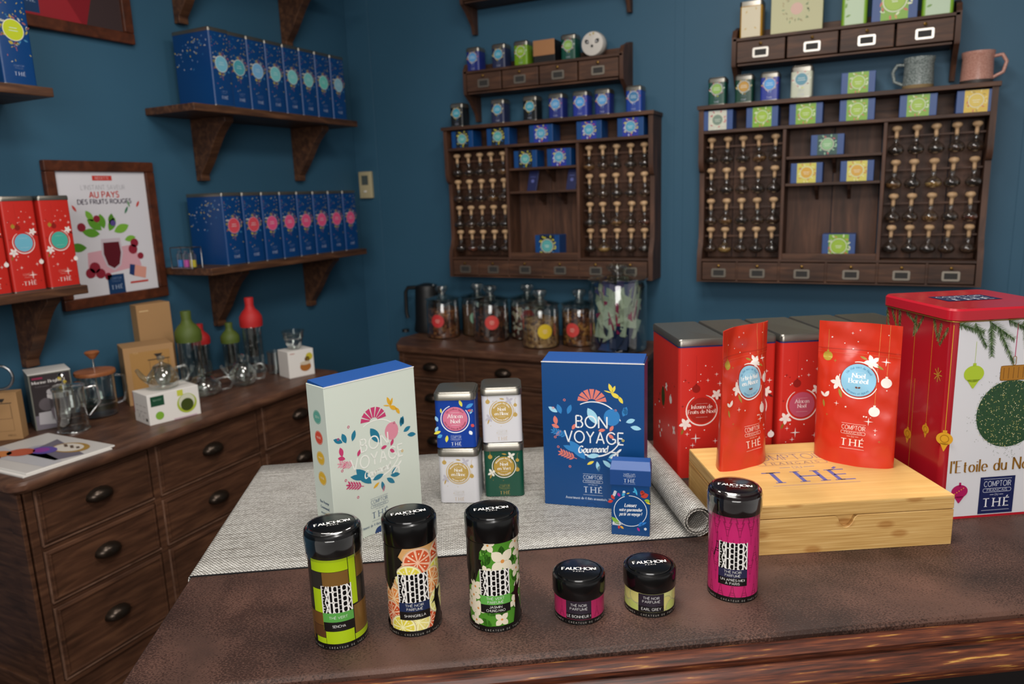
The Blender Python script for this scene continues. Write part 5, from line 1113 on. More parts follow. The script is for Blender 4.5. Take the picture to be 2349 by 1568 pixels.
# shangrilla
def slice_(cv, x, y, r, c1, c2, rim):
    cv.up().circ(x, y, r, rim, 26); cv.circ(x, y, r, rim, 26); cv.up().circ(x, y, r*.94, c2, 26); cv.up()
    for i in range(9):
        a = 40*i; P = [(x+r*.1*math.cos(R(a)), y+r*.1*math.sin(R(a)))]
        for k in range(5): b = R(a-15+7.5*k); P.append((x+r*.84*math.cos(b), y+r*.84*math.sin(b)))
        cv.fan(P, c1)
    cv.up()
    for i in range(9): cv.leaf(x+r*.5*math.cos(R(40*i)), y+r*.5*math.sin(R(40*i)), r*.16, r*.08, 40*i, rim, 4)
cv = Cv(); cv.rect(-PC, .008, PC, HB, '#1c1915'); cv.up()
cream = '#f0e2c4'
cv.poly([(-.012, .132), (-.02, .118), (-.014, .108), (-.021, .1), (-.022, .09), (-.028, .084), (-.03, .075), (-.034, .07), (-.04, .075), (-.045, .06), (-.045, .009), (.024, .009), (.03, .03), (.034, .05), (.05, .06), (.06, .132)], '#d9a66a')
for a in ((-.038, .062, .018, '#d06a3c', '#f0c8a4', cream), (.048, .11, .024, '#c8502c', '#f0c8a4', cream), (.04, .085, .022, '#d9cf52', '#f2ecb0', cream), (.008, .110, .022, '#cf5a36', '#f0c0a0', cream), (.028, .078, .02, '#dd8a4c', '#f4d2a4', cream), (-.006, .088, .02, '#ded04c', '#f4efb4', cream), (-.03, .055, .019, '#e08a4a', '#f4d2a4', cream), (-.034, .033, .018, '#c8502c', '#f0c0a0', cream), (.02, .018, .017, '#c8502c', '#f0c0a0', cream), (.004, .022, .018, '#e4d880', '#f4efb4', cream), (-.018, .014, .019, '#ded04c', '#f4efb4', cream), (.04, .045, .02, '#ded880', '#f4efb4', cream)): slice_(cv, *a)
cv.up(); cv.poly([(-.06, .132), (-.012, .133), (-.02, .122), (-.012, .113), (-.019, .106), (-.022, .098), (-.021, .092), (-.03, .086), (-.03, .076), (-.036, .066), (-.06, .09)], '#1c1915')
cv.poly([(.024, .009), (.05, .009), (.04, .05), (.046, .062), (.036, .06), (.034, .07), (.03, .05), (.024, .043), (.03, .045), (.033, .03)], '#15120f')
label_block(cv, .026, '#1c2a4e', ['THÉ NOIR', 'PARFUMÉ'], ['SHANGRILLA'])
cv.t = [q for q in cv.t if min(p[1] for p in q[0]) > -.02]; cv.up().rect(-PC, .0, PC, .009, '#121111'); ring_text(cv, rC)
canister('tea_canister', 'black canister with orange and lemon slices, second from left', Vector((-.569, .790, 0)), cv, rz=0, lrz=7)
# jasmine
cv = Cv(); cv.rect(-PC, .008, PC, HB, '#1c1915'); cv.up()
cv.poly([(-.012, .133), (-.019, .122), (-.014, .113), (-.019, .105), (-.016, .094), (-.024, .088), (-.03, .072), (-.048, .06), (-.048, .009), (.06, .009), (.06, .133)], '#4f8f2c')
rnd = random.Random(5)
for i in range(34): cv.leaf(rnd.uniform(-.03, .05), rnd.uniform(.02, .12), .02, .011, rnd.uniform(0, 360), rnd.choice(('#5fa035', '#3f7f24', '#6fae45', '#2c5a1c')), 5)
def jas(x, y, r, a=0):
    cv.up()
    for i in range(4): cv.leaf(x, y, r, r*.72, a+90*i, '#e6dcc4', 6)
    cv.up().circ(x, y, r*.14, '#d8924a', 8)
cv.up()
for a in ((-.008, .131, .012, 30), (.012, .106, .021, 45), (.036, .128, .014, 20), (.042, .112, .013, 0), (.036, .088, .013, 60), (.042, .066, .013, 10), (-.03, .066, .013, 40), (-.034, .052, .013, 0), (-.04, .036, .014, 30), (-.026, .034, .013, 80), (-.012, .093, .009, 20), (.008, .019, .012, 45), (-.03, .015, .012, 0), (.03, .04, .012, 20)): jas(*a)
cv.up(); cv.poly([(-.06, .133), (-.012, .133), (-.02, .12), (-.022, .105), (-.02, .095), (-.03, .086), (-.034, .072), (-.06, .09)], '#1c1915')
cv.poly([(.026, .009), (.05, .009), (.037, .05), (.045, .07), (.035, .062), (.034, .072), (.028, .056), (.022, .054), (.03, .05), (.03, .03)], '#15120f')
label_block(cv, .030, '#5fa84a', ['THÉ VERT', 'PARFUMÉ'], ['JASMIN', 'CHUNG HAO'])
cv.up().rect(-PC, .0, PC, .009, '#121111'); ring_text(cv, rC)
canister('tea_canister', 'black canister with white jasmine flowers on green, third from left', Vector((-.467, .845, 0)), cv, rz=1, lrz=5)
# pink with towers
def tower(cv, x, y, h, c, flip=False):
    s = -1 if flip else 1
    def Y(v): return y + s*v*h
    def pl(P): cv.poly([(x+a*h, Y(b)) for a, b in P], c)
    for q in (-1, 1):
        pl([(q*.0, 1), (q*.012, .98), (q*.03, .6), (q*.02, .55)]); pl([(q*.005, .62), (q*.035, .6), (q*.08, .32), (q*.045, .32)]); pl([(q*.055, .3), (q*.095, .3), (q*.19, 0), (q*.12, 0)])
    pl([(-.05, .58), (.05, .58), (.05, .61), (-.05, .61)]); pl([(-.1, .3), (.1, .3), (.1, .335), (-.1, .335)]); pl([(-.11, .17), (-.09, .21), (.09, .21), (.11, .17), (.08, .24), (-.08, .24)])
cv = Cv(); cv.rect(-PC, .008, PC, HB, '#c2286a'); cv.up()
for j in range(5):
    for i in range(-5, 6): tower(cv, i*.0175+(.00875 if j % 2 else 0), .004+.030*j if j % 2 == 0 else .036+.030*j, .036, '#93204f', j % 2 == 1)
cv.up(); tower(cv, -.024, .068, .04, '#3a1420')
label_block(cv, .027, '#2a2a48', ['THÉ NOIR', 'PARFUMÉ'], ['UN APRÈS-MIDI', 'À PARIS'])
cv.t = [q for q in cv.t if min(p[1] for p in q[0]) > -.03]; cv.up().rect(-PC, .0, PC, .009, '#121111'); ring_text(cv, rC)
canister('tea_canister', 'pink canister patterned with towers, in front of the bamboo box', Vector((-.170, 1.052, 0)), cv, wrap=True, rz=0, lrz=0, lidcol=plain('dark_plum_lid', '#120709', .14))
def low_jar(label, pos, base_c, l2, pattern, rz=0, lrz=0):
    r = .036; cv = Cv(); cv.rect(-PI*r, .008, PI*r, .036, base_c); cv.up(); pattern(cv)
    cv.up().rect(-.0195, .0175, .0175, .036, '#2c2430'); cv.rect(-.0195, .0085, .0175, .0175, '#19161a'); cv.up(); cv.text('THÉ NOIR', -.001, .0285, .0036, '#d8d6d6', 'sans', fit=.023); cv.text('PARFUMÉ', -.001, .0228, .0036, '#d8d6d6', 'sans', fit=.025); cv.text(l2, -.001, .0112, .0038, '#e0dedc', 'sans', fit=min(.034, .0031*len(l2)))
    cv.up().rect(-PI*r, 0, PI*r, .0082, '#121111'); ring_text(cv, r, .0024)
    t = canister('tea_jar', label, pos, cv, h=.066, r=r, lidh=.029, rz=rz, lrz=lrz, cat='jar', s=1.02); return t
def pat1(cv):
    for i in range(-4, 5): tower(cv, i*.018+.009, .01, .024, '#8f1d4c')
def pat2(cv):
    for i, (x, y) in enumerate(((-.052, .016), (-.040, .03), (-.03, .012), (-.024, .03), (-.045, .008), (.022, .02), (.032, .012), (.045, .028), (.06, .014))): cv.up().circ(x, y, .0115, '#e2e0a8', 18); cv.circ(x, y, .0115, '#e2e0a8', 18); cv.up().circ(x, y, .0098, ('#b9c46a', '#cfc878')[i % 2], 18)
low_jar('low black lidded jar with pink label, beside the yellow labelled jar', Vector((-.362, .908, 0)), '#b02a5c', 'LE BONHEUR !', pat1, 0, 0)
low_jar('low black lidded jar with pale yellow citrus label', Vector((-.274, .966, 0)), '#cfcf86', 'EARL GREY', pat2, 6, 8)

# ------------------------------------------------------------------ tall gift boxes
def wreath_bv(cv, x, y, r, pal, txt, faint=None):
    a, b, c, d, e = pal
    cv.arc(x, y, r, .0016, 118, 20, txt, 26, .3); cv.arc(x, y, r, .0022, 205, 335, txt, 26, .4); cv.up()
    P = [(x-.02, y+r*1.02)]; n = 7
    for i in range(n): a0 = 180-180*i/n-3; a1 = 180-180*(i+1)/n+3; cv.poly([(x-.002+.006*math.cos(R(a0)), y+r*1.0+.004*math.sin(R(a0))), (x-.002+.02*math.cos(R(a0)), y+r*1.0+.018*math.sin(R(a0))), (x-.002+.02*math.cos(R(a1)), y+r*1.0+.018*math.sin(R(a1))), (x-.002+.006*math.cos(R(a1)), y+r*1.0+.004*math.sin(R(a1)))], a)
    bx_, by_ = x+.026, y+r*1.34; cv.leaf(bx_, by_, .014, .005, 110, b); cv.leaf(bx_, by_, .011, .004, 70, b); cv.leaf(bx_-.002, by_, .014, .006, -30, b); cv.leaf(bx_+.008, by_-.004, .012, .005, -60, b, 4); cv.leaf(bx_, by_, .012, .002, 165, b, 4)
    for lx, ly, ln, w, an, q in ((-.05, .022, .018, .008, 150, e), (-.045, .02, .018, .009, 110, c), (-.036, .02, .018, .008, 70, c), (-.052, .004, .016, .008, 100, a), (-.048, 0, .014, .007, 160, a), (-.046, -.004, .013, .006, 230, a), (-.03, -.002, .012, .006, 60, a), (.04, .02, .018, .009, 70, c), (.044, .012, .016, .008, 20, e), (.05, .006, .018, .008, -10, e), (.045, .022, .014, .008, 110, c), (-.02, -.034, .03, .01, 160, c), (.004, -.046, .018, .007, -80, e), (.012, -.044, .02, .008, -40, e), (.018, -.042, .02, .008, -10, c), (0, -.046, .014, .005, 210, b), (.02, -.04, .016, .006, 30, e), (.008, -.052, .012, .005, -110, d), (.022, -.002, .012, .006, 60, a), (.02, -.006, .012, .006, -40, a), (.016, .0, .012, .006, 190, a)): cv.leaf(x+lx, y+ly, ln*.82, w*.8, an, q)
    cv.up(); cv.fan([(x+.025+.011*math.cos(R(t)), y+.018+.012*math.sin(R(t))) for t in range(0, 360, 20)], c if not faint else faint)
    cv.leaf(x-.008, y+.03, .026, .012, -60, e if not faint else c, 7)
    cv.spray(x-.036, y-.012, .022, 160, c if not faint else d); cv.spray(x-.024, y-.044, .024, 160, a); cv.leaf(x-.034, y-.018, .034, .013, -50, c, 7); cv.leaf(x-.01, y-.04, .018, .007, 10, e, 5)
    for px_, py_, q in ((-.04, .04, a), (-.056, .028, a), (.03, .028, a), (-.054, -.014, a), (-.05, -.028, a), (-.034, -.056, a), (.04, -.014, b)): cv.arc(x+px_, y+py_, .0014, .0008, 0, 360, q, 10)
    cv.up(); cv.text('BON', x-.003, y+.002, .0165, txt, 'sans9', fit=.0425); cv.text('VOYAGE', x+.0, y-.020, .0165, txt, 'sans9', fit=.081); cv.text('Gourmand', x-.002, y-.0335, .0095, txt, 'script', fit=.040, sk=.25, ang=4)
    px_, py_ = x+.028, y-.034; cv.poly([(px_-.006, py_-.006), (px_-.004, py_-.007), (px_+.009, py_+.005), (px_+.01, py_+.008), (px_+.007, py_+.007)], txt); cv.poly([(px_-.008, py_+.002), (px_-.006, py_+.0035), (px_+.002, py_+.003), (px_+.004, py_+.001)], txt); cv.poly([(px_+.004, py_-.01), (px_+.0055, py_-.008), (px_+.0055, py_+.001), (px_+.003, py_+.002)], txt)
def gift_box(name, label, FL, ang, base, side_m, pal, txt, w, d, h, line, faint=None, logoc='#c8d4e4', fy=.17):
    t = thing(name, label, 'box', FL, R(ang))
    bx('carton', base, t, 0, w, 0, d, 0, h, .0008); 
    MB().loft([[(0.0015, .001, h), (w-.0015, .001, h), (w-.0015, d-.001, h), (.0015, d-.001, h)], [(0.0015, .002, h+.0015), (w-.0015, .002, h+.0015), (w-.0015, d-.004, h+.006), (.0015, d-.004, h+.006)]]).build('tuck_flap', M['flap'], t, bevel=.0006)
    m = MB(); m.box(-.0003, w+.0003, -.0004, .0006, h-.0012, h+.0004); m.build('paper_edge', M['whitecard'], t)
    cv = Cv(); sub = Cv(); wreath_bv(sub, 0, 0, .039, pal, txt, faint); cv.merge(sub, 1.38, w*.51, .158); logo(cv, w*.495, .068, .038, logoc); cv.text('Assortiment de 4 thés aromatisés, 20 sachets', w*.50, .0155, .0048, logoc, 'serif_s', fit=.108); cv.up(); cv.arc(w*.48, -.001, .0115, .0006, 8, 172, '#0a2450' if not faint else '#173a72', 16)
    if faint: cv.fan([(w*.48+.0112*math.cos(R(a_)), .0005+.0112*math.sin(R(a_))) for a_ in range(0, 181, 15)], '#173a72')
    cv.build('front_print', t, flat_y(), .00006); return t
M['flap'] = plain('blue_flap_card', '#0d4385', .5)
M['mint'] = plain('pale_mint_card', '#ced6ca', .5); M['deepblue'] = plain('deep_blue_card', '#04427c', .36)
A = Vector((-.819, .92, TZ+.0016)); palB = ('#dc7a6c', '#e8d24a', '#2f7fc0', '#1d5f9c', '#9fd4ea'); palM = ('#c23a6c', '#dda92c', '#1d7490', '#d99aa6', '#1d7490')
t = gift_box('gift_box', 'tall pale mint tea gift box with blue flap behind the canisters', A, 72, M['mint'], None, palM, '#e9eae2', .191, .056, .292, '', faint='#d98a9c', logoc='#5c7088')
cv = Cv()
for i, (c, q) in enumerate((('#5fa290', 'ZEN'), ('#cf4a34', 'ROUGE'), ('#d8ac2c', 'FRUIT'), ('#d8ac2c', 'SOLEIL'))):
    yy = .236-.037*i; cv.circ(0, yy, .0125, c, 24); cv.up(); cv.arc(0, yy, .0112, .0004, 0, 360, '#eae6d4', 20); cv.text(q, 0, yy-.0014, .0036, '#eae6d4', 'sans', fit=.012)
for i, q in enumerate(('Bon Voyage', 'Gourmand,', 'assortiment', 'de 4 infusions')): cv.text(q, 0, .078-.0105*i, .0048, '#4a6078', 'serifb' if i < 2 else 'serif_s', fit=.028, ang=0)
cv.build('side_print', t, flat_xl(0, .028), .00006)
gift_box('gift_box', 'tall deep blue tea gift box standing on the mat', Vector((-.560, 1.233, TZ+.0016)), 11, M['deepblue'], None, palB, '#eceff2', .193, .066, .287, '')
# little carton
t = thing('sample_carton', 'small blue folded carton in front of the deep blue gift box', 'box', Vector((-.398, 1.156, TZ+.0016)), R(13)); w = .0685
bx('carton', M['deepblue'], t, .001, w-.001, .001, .034, 0, .10, .0006)
MB().loft([[(-.001, -.001, .094), (w+.001, -.001, .094), (w+.001, .036, .096), (-.001, .036, .096)], [(-.001, -.002, .1225), (w+.001, -.002, .1225), (w+.001, .036, .1225), (-.001, .036, .1225)], [(.001, .012, .134), (w-.001, .012, .134), (w-.001, .034, .134), (.001, .034, .134)]]).build('folded_lid', M['flap'], t, bevel=.0006)
cv = Cv(); logo(cv, w*.48, .1205, .0205, '#c8d4e4'); cv.build('lid_print', t, lambda u, v, e: (u, -.0015-e, v), .0003)
cv = Cv(); x, y, r = w*.5, .046, .0285; cv.arc(x, y, r, .0011, -250, 95, '#e8ecf0', 34)
for i, q in enumerate(('Laissez', 'votre gourmandise', 'partir en voyage !')): cv.text(q, x, y+.008-.0082*i, .0062, '#e8ecf0', 'script', fit=(.020, .039, .038)[i], sk=.25, ang=2)
cv.up()
for lx, ly, ln, ww, an, q in ((-.018, .026, .008, .005, 120, '#b02a8c'), (-.014, .027, .008, .005, 60, '#3fa8d8'), (-.03, .018, .01, .006, 200, '#c83a30'), (-.028, .02, .01, .006, 120, '#c83a30'), (.012, .03, .016, .004, 110, '#3fb0e0'), (.004, .036, .006, .003, 10, '#4fb8e8'), (-.001, .034, .006, .002, 200, '#e8c83a'), (.018, .028, .014, .010, 20, '#c04030'), (.02, .03, .01, .008, 80, '#c04030'), (.024, .022, .01, .006, -10, '#8fb83a'), (.026, .02, .01, .004, -30, '#e0c83a'),
                           (-.033, -.013, .02, .008, -45, '#7fb03a'), (-.018, -.029, .008, .004, -40, '#e0a83a'), (-.02, -.028, .007, .004, -90, '#c83a30'), (.014, -.028, .012, .006, 50, '#2f7fd0'), (.016, -.026, .014, .004, 30, '#2f7fd0'), (.012, -.03, .008, .004, -60, '#b02a8c')): cv.leaf(x+lx, y+ly, ln, ww, an, q)
cv.spray(x-.03, y+.024, .012, 70, '#e8ecf0'); cv.spray(x-.014, y-.026, .016, 175, '#e8ecf0'); cv.flower(x-.011, y+.035, .003, '#e8ecf0', 6); cv.flower(x+.02, y+.037, .003, '#c83a30', 6); cv.flower(x+.026, y-.032, .003, '#e8ecf0', 6)
cv.build('front_print', t, flat_y(0, .001), .00008)

# ------------------------------------------------------------------ four small square tins
def art_noel(circ, deco, ringc, l1, l2, logo_c, tcol='#f3f1ee', bird=False, leafc='#d8c8a0'):
    cv = Cv(); x, y, r = 0, 0, .0215
    if bird:
        for lx, ly, ln, w, an, q in ((.012, .02, .012, .005, 110, '#d8d04a'), (.018, .018, .014, .006, 30, '#3f8fd0'), (.02, .014, .01, .005, -10, '#c84a4a'), (.024, .008, .009, .004, 60, '#8fc8e8'), (-.022, .01, .008, .003, 90, '#d8d04a'), (-.028, -.004, .01, .005, 110, '#8fc0e0'), (-.028, -.012, .01, .005, 240, '#8fc0e0'), (-.024, -.02, .012, .005, 200, '#e0d84a'), (-.014, -.027, .012, .005, -100, '#e0d84a'), (-.022, -.026, .009, .006, 210, '#4fa0d8'), (.026, -.014, .006, .006, 60, '#c84a4a'), (.022, -.02, .008, .006, -60, '#e8ecf0')): cv.leaf(x+lx, y+ly, ln, w, an, q)
    else:
        for px_, py_, rr in ((-.026, .02, .0042), (.026, .012, .0034), (.0255, -.007, .0042)): cv.bauble(x+px_, y+py_, rr, deco, .012)
        for q in range(10): cv.star(random.Random(q).uniform(-.03, .03), random.Random(q+50).uniform(-.045, .027), .0016, deco)
        cv.flower(x+.014, y+.021, .009, leafc, 4, 30); cv.leaf(x+.006, y+.024, .01, .003, 170, deco); cv.flower(x-.024, y-.012, .009, leafc, 4, 120); cv.leaf(x-.024, y-.014, .011, .003, -110, deco)
    cv.up().arc(x, y, r+.0012, .0016, 110, 400, ringc, 30, .3); cv.up().circ(x, y, r-.0015, circ, 34); cv.up()
    cv.text(l1, x, y+.0018, .0062, tcol, 'serif', tr=.16); cv.text(l2, x, y-.0068, .0062, tcol, 'serif', tr=.16)
    cv.rect(x-.007, y+.0105, x+.007, y+.0108, tcol); cv.rect(x-.007, y-.0105, x+.007, y-.0102, tcol)
    tx = {'African': ('Un rooibos épicé', "pour vos fêtes de fin d'année"), 'Noël': ('Magnifique thé blanc', 'aux notes fruitées')}[l1]
    cv.text(tx[0], x, y, .003, '#7a2038' if bird else tcol, 'serif_s', arc=(r-.0062, 90, 1), tr=.2); cv.text(tx[1], x, y, .003, '#7a2038' if bird else tcol, 'serif_s', arc=(r-.0035, 270, -1), tr=.15)
    o = Cv(); o.merge(cv, 1.22 if bird else 1.04, 0, .0595 if bird else .0645); logo(o, x, .0265, .021, logo_c[0], logo_c[1]); return o
def sq_tin(label, pos, ang, bodym, art, h=.1135, w=.079):
    t = thing('square_tin', label, 'tin', pos, R(ang)); e = .0014
    MB().loft([rrect(0, w, 0, w, .001, .009, 6), rrect(0, w, 0, w, .004, .010, 6), rrect(0, w, 0, w, h-.015, .010, 6)]).build('body', bodym, t, 30)
    MB().loft([rrect(-e, w+e, -e, w+e, h-.0155, .0115, 6), rrect(-e, w+e, -e, w+e, h-.0048, .0115, 6), rrect(-.0004, w+.0004, -.0004, w+.0004, h-.003, .0105, 6), rrect(.0015, w-.0015, .0015, w-.0015, h-.003, .0095, 6), rrect(.0025, w-.0025, .0025, w-.0025, h-.0005, .009, 6), rrect(.004, w-.004, .004, w-.004, h, .008, 6)]).build('lid', M['steel'], t, 30)
    MB().tube(rrect(-.0002, w+.0002, -.0002, w+.0002, h-.0158, .0105, 6), .0008, 6, True).build('rolled_rim', M['steel'], t, 60)
    art.build('front_print', t, flat_y(w/2, 0), .00006); return t
cvn = art_noel('#b99a52', '#b99a52', '#c4a662', 'Noël', 'en Blanc', ('#c8c4be', '#c8b49c'), leafc='#b8b4be'); cvv = art_noel('#b08f3c', '#b08f3c', '#e8e4da', 'Noël', 'en Vert', ('#8f8a4a', '#b9a05a'), leafc='#e4e0d4'); cva = art_noel('#d0728c', '#d8d04a', '#eceef4', 'African', 'Noël', ('#b8c4e0', '#e4e8f0'), tcol='#f0e8e8', bird=True)
wt = plain('white_lacquered_tin', '#d3d2d6', .3); gt = plain('green_lacquered_tin', '#0f4a38', .3); bt = plain('blue_lacquered_tin', '#0b3a94', .3)
pL = Vector((-.755, 1.158, TZ+.0016)); pR = Vector((-.684, 1.217, TZ+.0016)); up = Vector((0, 0, .1137))
sq_tin('small square white and gold tin, lower left of the four', pL, 21, wt, cvn); sq_tin('small square blue tin with pink round label, upper left of the four', pL+up+Vector((-.002, .001, 0)), 24, bt, cva)
sq_tin('small square dark green tin with gold label, lower right of the four', pR, 26, gt, cvv); sq_tin('small square white tin with gold label, upper right of the four', pR+up+Vector((-.001, .001, 0)), 27, wt, cvn)

# ------------------------------------------------------------------ bamboo box
BA = R(29.7); FLb = Vector((-.178, 1.16, TZ)); bw_, bd, bh = .362, .283, .0875
t = thing('bamboo_box', 'bamboo tea box with hinged lid and printed top, under the red pouches', 'box', FLb, BA)
zc = .0625
# body with a thumb notch at the middle of the front
P = [(0, 0), (bw_, 0), (bw_, zc), (bw_*.5+.017, zc)]
for i in range(9): a_ = PI*i/8; P.append((bw_*.5-.002+.014*math.cos(a_)*(1-.25*math.sin(a_)), zc-.004-.017*math.sin(a_)))
P += [(bw_*.5-.02, zc), (0, zc)]
MB().prism(P, 0, .012, 'y').build('front_panel', M['bamboo'], t, 30, bevel=.0008)
bx('notch_back', M['bamboo'], t, bw_*.5-.03, bw_*.5+.03, .008, .014, .02, zc-.002, 0)
bx('side_panel', M['bamboo'], t, 0, .012, .0125, bd-.0125, 0, zc, .0008); bx('side_panel', M['bamboo'], t, bw_-.012, bw_, .0125, bd-.0125, 0, zc, .0008); bx('back_panel', M['bamboo'], t, 0, bw_, bd-.012, bd, 0, zc, .0008); bx('bottom_panel', M['bamboo'], t, .012, bw_-.012, .012, bd-.012, .002, .006, 0)
ld = bx('lid', M['bamboo'], t, 0, bw_, 0, bd, zc+.0012, bh-.001, .0012); bx('lid_veneer', M['bamboo_top'], ld, .0006, bw_-.0006, .0006, bd-.0006, bh-.0016, bh, .0004)
cv = Cv(); X, Y = bw_*.455, bd*.77; B_ = '#54609c'; k = .155
cv.rect(X-k/2, Y+.012, X+k/2, Y+.0135, '#8a7a80'); cv.text('COMPTOIR', X, Y-.022, .027, '#9a7f78', 'sansL', fit=k*.97); cv.rr(X-k*.43, Y-.047, X+k*.43, Y-.031, .006, .0012, '#9a7f78'); cv.text('FRANÇAIS', X, Y-.0435, .009, '#8a6f70', 'serif_s', fit=k*.66, tr=.6)
cv.rect(X-.033, Y-.061, X-.013, Y-.0596, B_); cv.rect(X+.013, Y-.061, X+.033, Y-.0596, B_); cv.text('DU', X, Y-.066, .010, '#8a7a90', 'sansL'); cv.text('THÉ', X, Y-.128, .046, B_, 'serif', fit=k*.98, tr=.5); cv.rect(X-k/2, Y-.142, X+k/2, Y-.1408, '#8a7a90')
cv.build('lid_print', ld, flat_z(0, 0, bh), .0001)

# ------------------------------------------------------------------ red pouches on the bamboo box
def pouch(label, pos, ang, circ, lines, W=.14, H=.262, curl=0, tone='#cf3a1e'):
    t = thing('tea_pouch', label, 'pouch', pos, R(ang)); NX, NZ = 40, 60
    def mid(u, v):
        s = 2*u/W; return curl*s*s*s*.5*(1-.15*v/H) + .004*math.sin(3.1*s+1.5)*(v/H)
    def half(u, v):
        s = min(1, abs(2*u/W)); tt = v/H; T = .031*max(0, 1-tt/.80)**.62 if tt < .80 else 0; T *= (1 if tt > .02 else 1)
        return T*(1-s**2.4)**.8 + .0009
    def wr(u, v):
        return .0010*math.sin(40*u+55*v)*math.sin(90*v+17*u) + .0007*math.sin(120*u-70*v) + (.0012*math.sin(260*(v-.205)) if .195 < v < .215 else 0)
    def bottom(u): s = 2*u/W; return .012*(s*s)*0 
    def F_(u, v, e=0): return (u, mid(u, v) - half(u, v) - wr(u, v)*(1 if abs(u) < W*.47 else .3) - e, v)
    def B_(u, v): return (u, mid(u, v) + half(u, v) + .0004, v)
    V = []; Fc = []
    for j in range(NZ+1):
        for i in range(NX+1): V.append(F_(-W/2+W*i/NX, H*j/NZ))
    n1 = len(V)
    for j in range(NZ+1):
        for i in range(NX+1): V.append(B_(-W/2+W*i/NX, H*j/NZ))
    q = NX+1
    for j in range(NZ):
        for i in range(NX): a = j*q+i; Fc.append((a, a+1, a+q+1, a+q)); b = n1+a; Fc.append((b+1, b, b+q, b+q+1))
    for i in range(NX): Fc.append((i+1, i, n1+i, n1+i+1)); a = NZ*q+i; Fc.append((a, a+1, n1+a+1, n1+a))
    for j in range(NZ): a = j*q; Fc.append((a+q, a, n1+a, n1+a+q)[::-1]); a += NX; Fc.append((a, a+q, n1+a+q, n1+a)[::-1])
    me = bpy.data.meshes.new('bag'); me.from_pydata(V, [], Fc); bm = bmesh.new(); bm.from_mesh(me); bmesh.ops.recalc_face_normals(bm, faces=bm.faces); bm.to_mesh(me); bm.free(); me.shade_smooth(); me.set_sharp_from_angle(angle=R(60))
    me.materials.append(M['pouch']); link('bag', me, t)
    cv = Cv(); rnd = random.Random(14); Wt = '#ece6e0'; G = '#9a8436'; x, y, r = .004, .158, .0295
    cv.rect(-W/2, .2115, W/2, .2125, '#b02e18'); cv.rect(-W/2, .2045, W/2, .2052, '#dd5a3a')
    for s_, a_ in (((.034), .262), ((.05), .262)): cv.rect(s_, .115 if s_ < .04 else .165, s_+.0004, a_, '#d8a860')
    for i in range(14): cv.circ(rnd.uniform(-W*.42, W*.42), rnd.choice((rnd.uniform(.09, .12), rnd.uniform(.2, .25), rnd.uniform(.06, .18))), rnd.uniform(.0006, .0016), Wt, 8)
    for a_, b_, c_, q_ in ((.047, .195, .008, Wt), (-.03, .112, .005, Wt), (.026, .085, .008, Wt), (-.046, .088, .003, G), (.038, .07, .004, Wt), (-.038, .19, .004, G), (-.012, .242, .003, Wt), (.0, .248, .0025, Wt), (.046, .05, .003, G)): cv.star(a_, b_, c_, q_)
    cv.bauble(-.052, .197, .0085, '#b09838', .05); cv.bauble(.05, .158, .009, Wt, .0); cv.bauble(.034, .104, .009, Wt, 0); cv.leaf(-.052, .12, .014, .007, 60, Wt); cv.leaf(-.052, .12, .012, .005, 130, Wt); cv.leaf(-.055, .115, .015, .004, -80, G)
    cv.flower(x+.02, y+.034, .014, Wt, 5, 40); cv.leaf(x+.012, y+.038, .014, .004, 160, G); cv.leaf(x+.028, y+.03, .014, .004, -30, G); cv.flower(x-.034, y-.008, .014, Wt, 5, 100); cv.leaf(x-.032, y-.018, .018, .005, -70, G)
    cv.up().arc(x, y, r+.0035, .0024, 165, 340, Wt, 28, .5); cv.arc(x, y, r+.0035, .0024, 105, 0, Wt, 20, .5); cv.arc(x, y, r+.0005, .0012, 0, 360, '#9c2418', 30); cv.up().circ(x, y, r, circ, 36); cv.up()
    for i, q_ in enumerate(lines): cv.text(q_, x, y+.0045-.0095*i, .0078, '#eef4f4', 'serifb', tr=.16, fit=min(.042, .0052*len(q_)))
    cv.text('Un thé vert de Noël', x, y, .0038, '#4f93b8', 'serif_s', arc=(r-.0075, 90, 1)); cv.text('agrumes et épices', x, y, .0038, '#4f93b8', 'serif_s', arc=(r-.0035, 270, -1)); cv.rect(x-.009, y+.014, x+.009, y+.0143, '#dfeef2'); cv.leaf(x, y-.014, .005, .0035, 20, '#6a3a2a'); cv.leaf(x, y-.014, .005, .0035, 160, '#6a3a2a')
    logo(cv, x-.002, .078, .041, '#ecd2c4', '#f0e2d8')
    cv.build('front_print', t, lambda u, v, e: F_(u, v, e), .00025, 'print', cu=.0035, cv=.0035, bounds=(-W/2, W/2, 0, H))
    return t
M['pouch'] = plain('red_foil_pouch', '#c8321c', .24, spec=.6, bump=.8, bscale=30)
Zb = TZ+bh
def mid2(a, b): return (Vector(a)+Vector(b))/2
pouch('narrow looking red foil pouch turned sideways, with pale blue label', Vector((-.212, 1.372, Zb)), 56, '#8fc3dc', ['Le thé de Noël', 'en Alsace'], curl=.03)
pouch('red foil pouch facing front with pale blue label, right one', Vector((-.022, 1.452, Zb)), -8, '#8cc4e0', ['Noël', 'Boréal'], curl=-.012)

